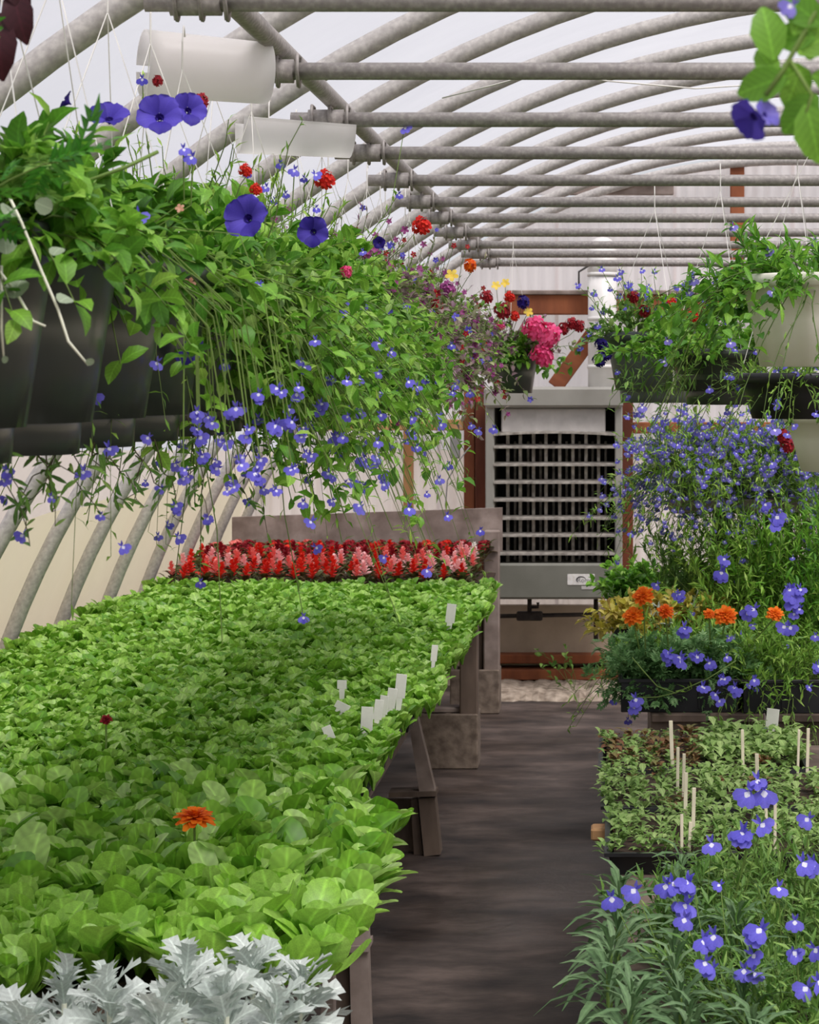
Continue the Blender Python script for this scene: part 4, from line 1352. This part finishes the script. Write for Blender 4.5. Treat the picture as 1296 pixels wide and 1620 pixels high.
wv = lambda a, z: 1 + .012 * (1 if math.sin(a * 16) > 0 else -1)
b2, t2, g2 = rbasket(1300, 580, 5.0, .175, .135, .20, 'pot_cream', 'cream ribbed hanging basket with green trailing foliage at the right edge', False, 32, [
    K(n=60, L=(.12, .24), elev=(5, 80), leafT=LANCE, ls=.045, per=18, droop=.5, r0=.14, leaf_mi=0),
    K(n=22, L=(.20, .32), elev=(0, 40), leafT=OVAL_LO, ls=.032, per=18, droop=.7, r0=.14, az=(2.2, 4.3), leaf_mi=0),
    K(n=12, L=(.3, .42), elev=(-10, 25), leafT=LANCE_LO, ls=.022, per=12, droop=1.0, r0=.16, az=(2.4, 4.6), leaf_mi=1)], ['leafy', 'lobleaf'], 'stem', wv, 64)
scatter_fl(b2, t2, g2, .28, 'lob', 'bluep', 'eye', (.012, .017), mx=30)
b3, t3, g3 = rbasket(1262, 662, 6.0, .155, .12, .12, 'black', 'black hanging basket with dark blue lobelia below the cream basket', False, 33, [
    K(n=50, L=(.08, .18), elev=(0, 80), leafT=LANCE_LO, ls=.026, per=16, droop=.6, r0=.13, leaf_mi=0),
    K(n=22, L=(.12, .24), elev=(-10, 30), leafT=LANCE_LO, ls=.022, per=14, droop=1.0, r0=.14, az=(-4, 0), leaf_mi=0)], ['lobleaf'])
scatter_fl(b3, t3, g3, .8, 'lob', 'blue', 'eye', (.011, .017), mx=60)
b4, t4, g4 = rbasket(1335, 745, 6.4, .165, .12, .165, 'pot_cream', 'speckled cream hanging basket low at the right edge', False, 34, [
    K(n=30, L=(.06, .14), elev=(10, 80), leafT=OVAL_LO, ls=.03, per=12, droop=.5, r0=.12, leaf_mi=0)], ['midleaf'])
b5, t5, g5 = rbasket(1140, 640, 6.6, .15, .115, .16, 'pot_dark', 'dark hanging basket with dense greenery between grey and cream baskets', True, 35, [
    K(n=70, L=(.14, .28), elev=(10, 85), leafT=OVAL_LO, ls=.032, per=22, droop=.4, r0=.13, leaf_mi=0),
    K(n=40, L=(.14, .26), elev=(-10, 40), leafT=LANCE_LO, ls=.032, per=18, droop=.8, r0=.13, leaf_mi=1)], ['leafy', 'midleaf'])
scatter_fl(b5, t5, g5, .22, 'lob', 'blue', 'eye', (.012, .017), mx=30)

# near basket just outside the right edge with a sprig reaching into view
nb = empty('hanging_basket', (.275, 1.62, 1.90), 'nearest hanging basket at the top right with blurred leaves and purple bloom', 'hanging basket')
pot_parts(nb, .10, .075, .15, 'pot_dark', False, 24)
hanger(nb, .1, .15, .42, 3)
fc, st_ = Cloud(), Cloud(); rng = np.random.default_rng(91)
stem_plant(fc, st_, (0, 0, .13), rng, 16, (.04, .09), (20, 85), OVAL, .032, 9, .3, .06)
fc.build('foliage', ['leafy'], nb); st_.build('stems', ['stem'], nb)
mb = MB(); mb.tube([(-.06, 0, .14), rel(px(1290, 20, 1.6), nb), rel(px(1240, 110, 1.6), nb), rel(px(1212, 150, 1.6), nb)], .002, 6); mb.build('trailing_stem', 'stem', nb, True)
mb = MB(); mb.tube([rel(px(1250, 95, 1.6), nb), rel(px(1285, 150, 1.6), nb), rel(px(1268, 200, 1.6), nb)], .0015, 6); mb.build('trailing_stem', 'stem', nb, True)
ovm = tmesh('broad_leaf', leaf_t([(0, .1), (.2, .5), (.5, .68), (.8, .46), (1, .08)], .1, .2), ['leafy'])
for (x, y, s, a, e) in [(1225, 95, 75, -.2, 80), (1245, 120, 70, -1.9, 75), (1262, 85, 65, 1.0, 70), (1255, 55, 60, .5, 75), (1300, 40, 70, -.9, 80), (1285, 120, 70, 1.8, 80), (1240, 100, 60, 2.4, 60), (1275, 165, 80, 2.9, 85), (1290, 60, 60, -1.5, 70), (1266, 110, 55, -2.8, 70), (1250, 130, 62, -1.3, 55), (1280, 95, 66, .2, 60), (1230, 120, 50, -.6, 65), (1294, 150, 70, -2.4, 70), (1275, 190, 60, 2.4, 60)]:
    lf = link('leaf', ovm, nb)
    lf.matrix_local = Matrix.Translation(rel(px(x, y, 1.6), nb)) @ ry(a) @ rx(math.radians(e)) @ sc(s * 1.2 * 1.6 / FPX)
flower(nb, 'pet', 'violet', 'violet_dk', px(1185, 190, 1.58), (-.75, -.55, -.6), 36 * 1.6 / FPX)
flower(nb, 'pet', 'bluep', 'violet', px(1215, 178, 1.6), (.5, -.6, .3), 24 * 1.6 / FPX)
flower(nb, 'lob', 'bluep', 'eye', px(1255, 8, 1.6), (-.3, -1, .1), 24 * 1.6 / FPX)

# ------------------------------------------------------------------ right benches
def rbench(name, x0, x1, y0, y1, z, label):
    o = empty(name, ((x0+x1)/2, (y0+y1)/2, 0), label, 'bench')
    c = o.location
    n = 6
    w = (x1-x0)/n
    for i in range(n):
        mb = MB(); mb.bbox((x0+i*w-c.x, y0-c.y, z-.025), (x0+(i+1)*w-.012-c.x, y1-c.y, z), .003); mb.build('top_plank', 'wood_dark', o)
    for (xx, yy) in ((x0+.03, y0+.1), (x1-.1, y0+.1), (x0+.03, y1-.18), (x1-.1, y1-.18)):
        mb = MB(); mb.bbox((xx-c.x, yy-c.y, 0), (xx+.07-c.x, yy+.07-c.y, z-.025), .004); mb.build('leg', 'wood_grey', o)
    for yy in (y0 + .02, y1 - .06):
        mb = MB(); mb.bbox((x0-c.x, yy-c.y, z-.1), (x1-c.x, yy+.035-c.y, z-.026), .003); mb.build('cross_rail', 'wood_dark', o)
    return o
R1, R2 = .62, .655
rbench('plant_bench', .0, 1.0, 2.9, 6.74, R1, 'wooden bench on the right holding seedling flats and sage')
rbench('plant_bench', .10, 1.2, 7.12, 10.6, R2, 'wooden bench on the right under the marigolds and lobelia')
mb = MB(); p = px(942, 1309, 5.36)
mb.bbox((-.04, -.035, -.03), (.5, .035, -.002), .004)
o = mb.build('wood_batten', 'wood_tan'); o.location = (p.x + .03, 5.36, R1 + .032)
tag(o, 'pale wooden batten end sticking out between the seedling flats', 'wood')

# seedling flats with plugs
def plug_mesh(seed, mat):
    c = Cloud(); rng = np.random.default_rng(seed); n = 18
    a = rng.uniform(0, 6.28, n); z = rng.uniform(.0, .03, n)
    P = np.stack([rng.normal(0, .011, n), rng.normal(0, .011, n), z], 1)
    D = np.stack([np.cos(a), np.sin(a), rng.uniform(-.1, .7, n)], 1)
    c.put(OVAL_LO, P, D, np.tile([0, 0, 1], (n, 1)), rng.uniform(.016, .027, n))
    return c.mesh('plug', [mat])
plugs = [plug_mesh(s, 'plug') for s in range(5)]; plugr = [plug_mesh(s + 9, 'plugred') for s in range(2)]
fm2 = flat_mesh(.27, .52, .05)
soil2 = MB()
soil2.box((-.122, -.247, .004), (.122, .247, .040)); soil2m = soil2.mesh('flat_soil', 'soil')
lab = ['front left', 'front right', 'middle left', 'middle right', 'back left', 'back right']
for r in range(3):
    for c in range(2):
        x, y = .11 + .278 * c, 5.22 + .545 * r
        x += -.012 * r
        z0 = R1 + (.034 if r == 0 else .001) * 0 + .001
        o = empty('plug_flat', (x, y, z0), 'black plastic flat of tiny seedlings on the right bench, %s' % lab[r*2+c], 'tray', 'plug flats')
        link('tray', fm2, o); link('soil', soil2m, o)
        nx, ny = 5, 9
        for i in range(nx):
            for j in range(ny):
                if R.random() < .06: continue
                red = (r == 2 and c == 0 and j < 8 and R.random() < .55) or R.random() < .06
                q = link('plug_seedling', R.choice(plugr if red else plugs), None)
                q.location = (x - .115 + .0575 * i + R.uniform(-.016, .016), y - .22 + .055 * j + R.uniform(-.016, .016), z0 + .038)
                s = R.uniform(.95, 1.35) * (1.4 if (r == 2 and c == 1) else 1.0)
                q.scale = (s, s, s * R.uniform(.9, 1.2)); q.rotation_euler.z = R.uniform(0, 6)
                tag(q, ('tiny reddish seedling' if red else 'tiny green seedling') + ' in a plug flat on the right bench', 'seedling', 'reddish plug seedlings' if red else 'green plug seedlings')
# wooden label sticks
for i, (x, y0, y1, Y, w) in enumerate([(1064, 1140, 1215, 6.35, 6), (1072, 1182, 1235, 6.1, 5), (1081, 1192, 1260, 5.95, 5), (1084, 1222, 1300, 5.75, 6), (1096, 1246, 1320, 5.55, 6), (1079, 1288, 1345, 5.4, 5), (1090, 1300, 1352, 5.3, 5), (1176, 1154, 1212, 6.35, 5), (1199, 1192, 1240, 6.1, 6), (1226, 1268, 1322, 5.5, 5), (1214, 1248, 1300, 5.7, 5), (1277, 1152, 1190, 6.4, 5), (1262, 1154, 1200, 6.4, 4)]):
    Y = max(5.02, FPX * (CH - .785) / (y0 - CY))
    p = px(x, y0, Y)
    mb = MB(); h = p.z - (R1 + .03); W = w * Y / FPX
    mt = Matrix.Rotation(R.uniform(-.05, .05), 4, 'Y')
    mb.bbox((-W/2, -.0015, 0), (W/2, .0015, h), .001, 0, mt)
    o = mb.build('label_stick', 'stick'); o.location = (p.x, Y, R1 + .03)
    tag(o, 'thin pale wooden label stick standing in the seedling flats on the right', 'plant label', 'label sticks in the plug flats')
plant_tag(1218, 1121, 6.55, 20, 30, 'white plastic tag beside the black marigold tray', .1, R1 + .03)

# sage-like plants at the front of the right bench
def sage_leaf(): return [tmesh('sage_leaf', t, ['sage']) for t in (leaf_t([(0, .03), (.2, .07), (.5, .14), (.78, .12), (1, .02)], .30, .3), leaf_t([(0, .03), (.25, .09), (.55, .16), (.8, .12), (1, .02)], .2, .25))]
sgl = sage_leaf()
nsg = 0
for (x, y) in [(.0 + .105*i + R.uniform(-.02, .02), 3.05 + .15*j + R.uniform(-.03, .03)) for j in range(10) for i in range(6)]:
    if not in_view(x, y, .75, 140, 160) or y > 4.7: continue
    if (y > 4.4 and x < .06) or x > (.24 if y < 4.1 else .16) + R.uniform(-.04, .04): continue
    o = link('sage_plant', None, None, (x, y, R1 + .005)); o.empty_display_size = .03
    tag(o, 'grey-green sage-like plant with long narrow leaves at the front right', 'plant', 'narrow-leaved plants at the front right')
    mb = MB(); mb.tube([(0, 0, 0), (0, 0, .12)], .003, 5); mb.build('stem', 'stem', o)
    hgt = R.uniform(.9, 1.15)
    for j in range(26):
        a = j * 2.399 + R.uniform(-.3, .3); t = j / 26
        el = math.radians(-12 + 60 * t + R.uniform(-16, 16))
        lf = link('leaf', sgl[j % 2], o)
        lf.matrix_local = tr(0, 0, (.02 + .105 * t) * hgt) @ rz(a) @ rx(el) @ ry(R.uniform(-.4, .4)) @ sc(R.uniform(.08, .115) * (1.2 - .5 * t))
    nsg += 1
# lobelia mixed in: thin stems with blue blooms
def lob_plant(x, y, z, label, seed, n=60, L=(.15, .3), tgt=None, size=(.013, .019), grp=None, elev=(30, 85), leafm='midleaf', pot=None):
    o = empty('lobelia_plant', (x, y, z), label, 'plant', grp)
    fc, st_ = Cloud(), Cloud(); rng = np.random.default_rng(seed); tips = []
    stem_plant(fc, st_, (0, 0, .01), rng, n, L, elev, LANCE_LO, .03, 16, .25, .05, tips=tips, stem_r=.0012)
    fc.build('foliage', [leafm], o); st_.build('stems', ['stem'], o)
    return o, tips, rng
front_fl = [(968, 1418, 24), (1006, 1406, 24), (1062, 1384, 28), (1094, 1388, 28), (1076, 1436, 30), (1084, 1452, 22), (1126, 1334, 22), (1196, 1250, 34), (1200, 1234, 22), (1186, 1312, 28), (1204, 1304, 24), (1184, 1326, 20), (1276, 1356, 30), (1232, 1404, 20),
            (1192, 1470, 32), (1124, 1486, 30), (1122, 1526, 26), (1186, 1536, 26), (1192, 1510, 22), (1254, 1505, 20), (1284, 1556, 30), (1262, 1510, 18), (1258, 1456, 20), (1280, 1294, 20), (1140, 1400, 14), (1290, 1500, 22)]
lp = [lob_plant(.13, 4.2, R1 + .005, 'blue lobelia growing among the sage on the right, closest to the aisle', 61, grp='lobelias among the sage', L=(.12, .22)), lob_plant(.22, 3.75, R1 + .005, 'blue lobelia among the sage at the bottom right', 62, grp='lobelias among the sage', L=(.12, .22)),
      lob_plant(.33, 4.35, R1 + .005, 'blue lobelia with tall stems in front of the right seedling flats', 63, n=80, L=(.16, .32), grp='lobelias among the sage'),
      lob_plant(.40, 3.95, R1 + .005, 'blue lobelia at the right edge beside the sage', 64, n=80, L=(.14, .28), grp='lobelias among the sage'), lob_plant(.24, 4.5, R1 + .005, 'low green lobelia right in front of the plug flats', 65, n=70, L=(.1, .22), grp='lobelias among the sage'),
      lob_plant(.30, 3.55, R1 + .005, 'bushy green lobelia in the bottom right corner', 66, n=90, L=(.12, .24), grp='lobelias among the sage'), lob_plant(.30, 3.95, R1 + .005, 'bushy green lobelia between the sage and the right edge', 67, n=90, L=(.12, .25), grp='lobelias among the sage'),
      lob_plant(.33, 3.25, R1 + .005, 'bushy green lobelia lowest at the right edge', 68, n=90, L=(.12, .22), grp='lobelias among the sage'), lob_plant(.44, 4.4, R1 + .005, 'green lobelia at the right edge before the flats', 69, n=80, L=(.12, .26), grp='lobelias among the sage')]
for (x, y, r) in front_fl:
    Y = 4.15 if y < 1360 else (3.85 if y < 1440 else 3.5)
    o = min((q[0] for q in lp), key=lambda q: (q.location.x - px(x, y, Y).x) ** 2 + (q.location.y - Y) ** 2)
    P = px(x, y, Y)
    # cluster of two or three blooms on a stem
    mb = MB(); b = o.location; top = P - b
    mb.tube([(top.x*.4, top.y*.4, .02), (top.x*.8, top.y*.8, top.z*.55), tuple(top)], .0011, 4); mb.build('flower_stem', 'stem', o)
    k = 2 if r > 24 else 1
    for q in range(k):
        off = Vector((R.uniform(-.5, .5), R.uniform(-.3, .1), R.uniform(-.6, .3))) * (r * Y / FPX) * (.8 if k > 1 else 0)
        flower(o, 'lob', 'blue', 'eye', P + off, (R.uniform(-.6, .3), -1, R.uniform(.0, .7)), r * Y / FPX * (.85 if k > 1 else 1))

# --- second bench: black boxes with marigolds, coleus, lobelia
def box_mesh(w, l, h):
    mb = MB()
    t = .006
    mb.bbox((-w/2, -l/2, 0), (w/2, -l/2 + t, h), .002); mb.bbox((-w/2, l/2 - t, 0), (w/2, l/2, h), .002)
    mb.bbox((-w/2, -l/2 + t, 0), (-w/2 + t, l/2 - t, h), .002); mb.bbox((w/2 - t, -l/2 + t, 0), (w/2, l/2 - t, h), .002)
    mb.box((-w/2 + t, -l/2 + t, .0), (w/2 - t, l/2 - t, .008))
    mb.bbox((-w/2 - .008, -l/2 - .008, h - .012), (w/2 + .008, -l/2, h), .002); mb.bbox((-w/2 - .008, l/2, h - .012), (w/2 + .008, l/2 + .008, h), .002)
    mb.bbox((-w/2 - .008, -l/2, h - .012), (-w/2, l/2, h), .002)
    for k in (-1, 1):
        mb.bbox((k*w/6 - .004, -l/2 - .004, .01), (k*w/6 + .004, -l/2, h - .012), .001)
    return mb.mesh('box', 'black')
bxm = box_mesh(.37, .28, .105)
for i, (x, y, l) in enumerate([(.19, 7.3, 'front left under the orange marigolds'), (.575, 7.28, 'front right under the trailing lobelia'), (.20, 7.66, 'behind the front left tray'), (.585, 7.64, 'behind the front right tray')]):
    o = empty('plant_tray', (x, y, R2 + .001), 'deep black plastic tray on the right bench, ' + l, 'tray', 'deep black trays')
    link('tray', bxm, o)
    mb = MB(); mb.box((-.176, -.131, .008), (.176, .131, .085)); mb.build('soil', 'soil', o)

def bush(name, x, y, z, label, seed, parts, mats, cat='plant', grp=None, r0=.05):
    o = empty(name, (x, y, z), label, cat, grp)
    fc, st_ = Cloud(), Cloud(); rng = np.random.default_rng(seed); tips = []
    for kw in parts: stem_plant(fc, st_, (0, 0, .0), rng, tips=tips, **kw)
    fc.build('foliage', mats, o); st_.build('stems', ['stem'], o)
    return o, tips, rng
zt = R2 + .085
mg = []
for i, (x, y, l) in enumerate([(.09, 7.26, 'at the left end of the black tray'), (.17, 7.30, 'in the middle of the left black tray'), (.30, 7.28, 'at the right end of the left black tray')]):
    o, tp, g = bush('marigold', x, y, zt, 'orange marigold with feathery blue-green foliage ' + l, 300 + i, [
        K(n=34, L=(.10, .22), elev=(15, 85), leafT=PINN, ls=.045, per=14, droop=.25, r0=.05), K(n=14, L=(.07, .12), elev=(-25, 20), leafT=PINN, ls=.04, per=12, droop=.4, r0=.05, az=(2.6, 5.5))], ['bluegreen'], grp='marigolds')
    mg.append(o)
for (x, y, r) in [(1002, 976, 18), (1018, 944, 18), (1053, 968, 14), (1148, 975, 19), (1122, 972, 10), (1226, 972, 14)]:
    P = px(x, y, 7.14)
    o = min(mg, key=lambda q: abs(q.location.x - P.x))
    mb = MB(); t_ = P - o.location; mb.tube([(t_.x*.3, t_.y*.3, .05), tuple(t_ - Vector((0, 0, .01)))], .0025, 5); mb.build('flower_stem', 'stem', o)
    flower(o, 'mari', 'orange', 'orange', P, (R.uniform(-.3, .3), -.75, .8), r * 7.14 / FPX)
# coleus behind
for i, (x, y) in enumerate([(.06, 7.95), (.16, 7.98), (.26, 7.95), (.36, 8.0)]):
    o, tp, g = bush('coleus', x, y, R2 + .18, 'yellow-green coleus with brown markings behind the marigolds, %s from the aisle' % ORD[i], 320 + i, [
        K(n=36, L=(.09, .18), elev=(10, 85), leafT=OVAL_LO, ls=.040, per=16, droop=.3, r0=.05)], ['coleus'], grp='coleus plants')
    pot = MB(); pot.lathe([(.001, -.179), (.045, -.179), (.06, .0), (.056, .0), (.05, -.02), (.001, -.02)], 14); pot.build('pot', 'black', o, True)
# white dusty sprigs
o, tp, g = bush('white_sprig_plant', .20, 7.85, R2 + .12, 'small plant with white spiky flower sprigs behind the marigolds', 340, [K(n=14, L=(.12, .22), elev=(50, 85), leafT=LANCE_LO, ls=.03, per=10, droop=.1, r0=.05)], ['silver'])
mb = MB(); mb.lathe([(.001, -.119), (.045, -.119), (.06, .0), (.056, .0), (.05, -.02), (.001, -.02)], 14); mb.build('pot', 'black', o, True)
# leafy green clump at the aisle corner, farther back
for i, (x, y, l, mat, ls) in enumerate([(-.02, 8.9, 'bright leafy plant overhanging the aisle beside the heater grille', 'leafy', .05), (.12, 8.8, 'dense leafy plant left of the grey shelf', 'leafy', .042), (.26, 8.7, 'dark leafy plant under the grey shelf', 'midleaf', .04)]):
    o, tp, g = bush('leafy_plant', x + .06, y, R2 + .20, l, 350 + i, [K(n=46, L=(.08, .20), elev=(15, 85), leafT=OVAL_LO, ls=ls*.85, per=16, droop=.25, r0=.06)], [mat], grp='leafy plants on the right bench')
    mb = MB(); mb.lathe([(.001, -.199), (.06, -.199), (.085, .0), (.08, .0), (.07, -.02), (.001, -.02)], 18); mb.build('pot', 'pot_dark', o, True)
# tall light green bushes filling the bench behind the trays
for i, (x, y, h, l, mat) in enumerate([(.40, 7.96, .40, 'light green bush behind the coleus, nearest the aisle', 'lobleaf'), (.52, 7.98, .46, 'light green bush below the middle of the grey shelf', 'lobleaf'), (.64, 7.93, .50, 'tall light green bush at the right edge below the shelf', 'leafy'), (.76, 7.7, .46, 'tall green bush against the right edge', 'leafy'),
                                        (.44, 8.4, .44, 'shaded green bush deep under the grey shelf', 'midleaf'), (.62, 8.45, .44, 'shaded green bush under the right end of the shelf', 'midleaf'), (.28, 8.3, .38, 'small green bush under the left end of the shelf', 'midleaf'), (.80, 8.05, .56, 'tallest green bush at the right edge', 'lobleaf')]):
    o, tp, g = bush('leafy_bush', x, y, R2 + .11, l, 440 + i, [K(n=64, L=(h*.5, h*1.05), elev=(20, 88), leafT=LANCE_LO if mat != 'leafy' else LANCE, ls=.042, per=22, droop=.18, r0=.06), K(n=46, L=(h*.9, h*1.25), elev=(62, 88), leafT=LANCE_LO, ls=.042, per=26, droop=.1, r0=.08), K(n=20, L=(h*.4, h*.7), elev=(-5, 30), leafT=LANCE_LO, ls=.036, per=16, droop=.4, r0=.06)], [mat], grp='green bushes on the right bench')
    mb = MB(); mb.lathe([(.001, -.109), (.05, -.109), (.07, .0), (.066, .0), (.06, -.02), (.001, -.02)], 16); mb.build('pot', 'black', o, True)
    scatter_fl(o, tp, g, .08, 'lob', 'blue', 'eye', (.014, .019), mx=7)
# big green lobelia masses along the right
lobs = []
for i, (x, y, z, l, L, n) in enumerate([(.42, 7.30, zt, 'green lobelia tumbling over the right black tray', (.14, .28), 70), (.56, 7.28, zt, 'lobelia at the right edge spilling over the black tray', (.14, .28), 70), (.40, 7.66, zt, 'bushy lobelia in the second row of trays', (.16, .32), 70), (.58, 7.66, zt, 'bushy lobelia at the right edge of the second row', (.18, .36), 80),
                                         (.08, 7.66, zt, 'low lobelia behind the first marigold', (.08, .16), 40), (.24, 7.66, zt, 'lobelia behind the middle marigold', (.10, .22), 50)]):
    o, tp, g = bush('lobelia_plant', x, y, z, l, 370 + i, [K(n=n, L=L, elev=(5, 85), leafT=LANCE_LO, ls=.036, per=18, droop=.3, r0=.07, leaf_mi=0),
        K(n=14, L=(.16, .26), elev=(-20, 20), leafT=LANCE_LO, ls=.026, per=14, droop=.7, r0=.06, az=(-3, 0), leaf_mi=0)], ['lobleaf'], grp='lobelias in the black trays')
    lobs.append(o)
    scatter_fl(o, tp, g, .12, 'lob', 'blue', 'eye', (.013, .019), mx=10)
for (x, y, r) in [(1252, 942, 30), (1250, 930, 20), (1190, 968, 22), (1244, 985, 22), (1146, 905, 22), (1148, 885, 18), (1222, 822, 24), (1215, 800, 16), (1086, 998, 20), (1080, 1042, 22), (1062, 1036, 18), (1098, 1036, 18), (1128, 1045, 18), (1146, 1042, 14), (1112, 1086, 18), (1140, 1078, 18), (1158, 1086, 18), (1134, 1102, 16), (1190, 1076, 17), (1002, 1110, 22), (1292, 1050, 18), (1078, 935, 16), (1042, 930, 14), (1075, 950, 14), (1270, 935, 18), (1262, 968, 16), (1290, 1000, 14), (1060, 1050, 12)]:
    Y = 6.98
    P = px(x, y, Y)
    o = min(lobs, key=lambda q: (q.location.x - P.x) ** 2 + (q.location.y - 7.3) ** 2)
    for q in range(2 if r > 15 else 1):
        off = Vector((R.uniform(-1, 1), R.uniform(-.3, .6), R.uniform(-1, 1))) * .012
        flower(o, 'lob', 'blue', 'eye', P + off, (R.uniform(-.5, .5), -1, R.uniform(0, .6)), r * Y / FPX * .75)
# the long bent stem in front of the black tray
o = lobs[0]
mb = MB(); mb.tube([rel(px(x, y, 7.02), o) for (x, y) in [(1165, 1045), (1120, 1074), (1070, 1096), (1040, 1103), (1010, 1104)]], .002, 5); mb.build('trailing_stem', 'stem', o, True)
mb = MB(); mb.tube([rel(px(x, y, 7.03), o) for (x, y) in [(1000, 1040), (1020, 1064), (1040, 1086), (1070, 1097)]], .002, 5); mb.build('trailing_stem', 'stem', o, True)

# grey shelf with lobelia pots above the bench
sh = empty('plant_shelf', (.38, 8.25, R2), 'grey wooden shelf raised over the right bench under a mass of blue lobelia', 'shelf')
zsf = px(0, 790, 8.1).z - R2
mb = MB(); mb.bbox((-.20, -.16, zsf - .05), (.6, .16, zsf), .005); mb.build('board', 'wood_grey', sh)
for xx in (-.04, .46):
    mb = MB(); mb.bbox((xx, .04, 0), (xx + .05, .09, zsf - .05), .004); mb.build('leg', 'wood_dark', sh)
    mb = MB(); mb.bbox((xx, -.06, 0), (xx + .05, -.01, zsf - .05), .004); mb.build('leg', 'wood_dark', sh)
for i, (x, dy, l) in enumerate([(.22, -.08, 'left'), (.35, .04, 'middle-left'), (.49, -.08, 'middle-right'), (.64, .0, 'right')]):
    o, tp, g = bush('potted_lobelia', x, 8.24 + dy, R2 + zsf + .12, 'potted lobelia covered in blue flowers on the grey shelf, %s' % l, 400 + i, [
        K(n=80, L=(.14, .28), elev=(5, 85), leafT=LANCE_LO, ls=.03, per=18, droop=.3, r0=.06), K(n=80, L=(.20, .38), elev=(-25, 20), leafT=LANCE_LO, ls=.032, per=20, droop=.7, r0=.08, az=(-4.2, 1.0))], ['lobleaf'], grp='potted lobelias on the grey shelf')
    mb = MB(); mb.lathe([(.001, -.119), (.055, -.119), (.08, .0), (.074, .0), (.07, -.02), (.001, -.02)], 18); mb.build('pot', 'pot_grey', o, True)
    scatter_fl(o, tp, g, .7, 'lob', 'blue', 'eye', (.013, .019), mx=64)
    bl = Cloud()
    for (P, D, PP) in tp:
        for q in (3, 4, 5):
            if g.uniform() < .75: bl.put(LOBELIA, [PP[q] + g.normal(0, .012, 3)], [(g.uniform(-.5, .5), 0, 1)], [(g.uniform(-.6, .4), -1, .4)], g.uniform(.012, .018))
    bl.build('small_blossoms', ['bluep', 'eye'], o)
o2 = bask[0]
for (x, y) in [(1240, 690), (1246, 705)]:
    flower(o, 'ball', 'dkred', 'red', px(x, y, 7.9), (0, -1, .3), 13 * 7.9 / FPX)
# weed beside the aisle near the end wall
o, tp, g = bush('weed', .0 - .22, 12.2, .04, 'spindly green weed growing at the foot of the end wall', 500, [K(n=7, L=(.2, .42), elev=(40, 85), leafT=OVAL_LO, ls=.04, per=7, droop=.3, r0=.05)], ['midleaf'])
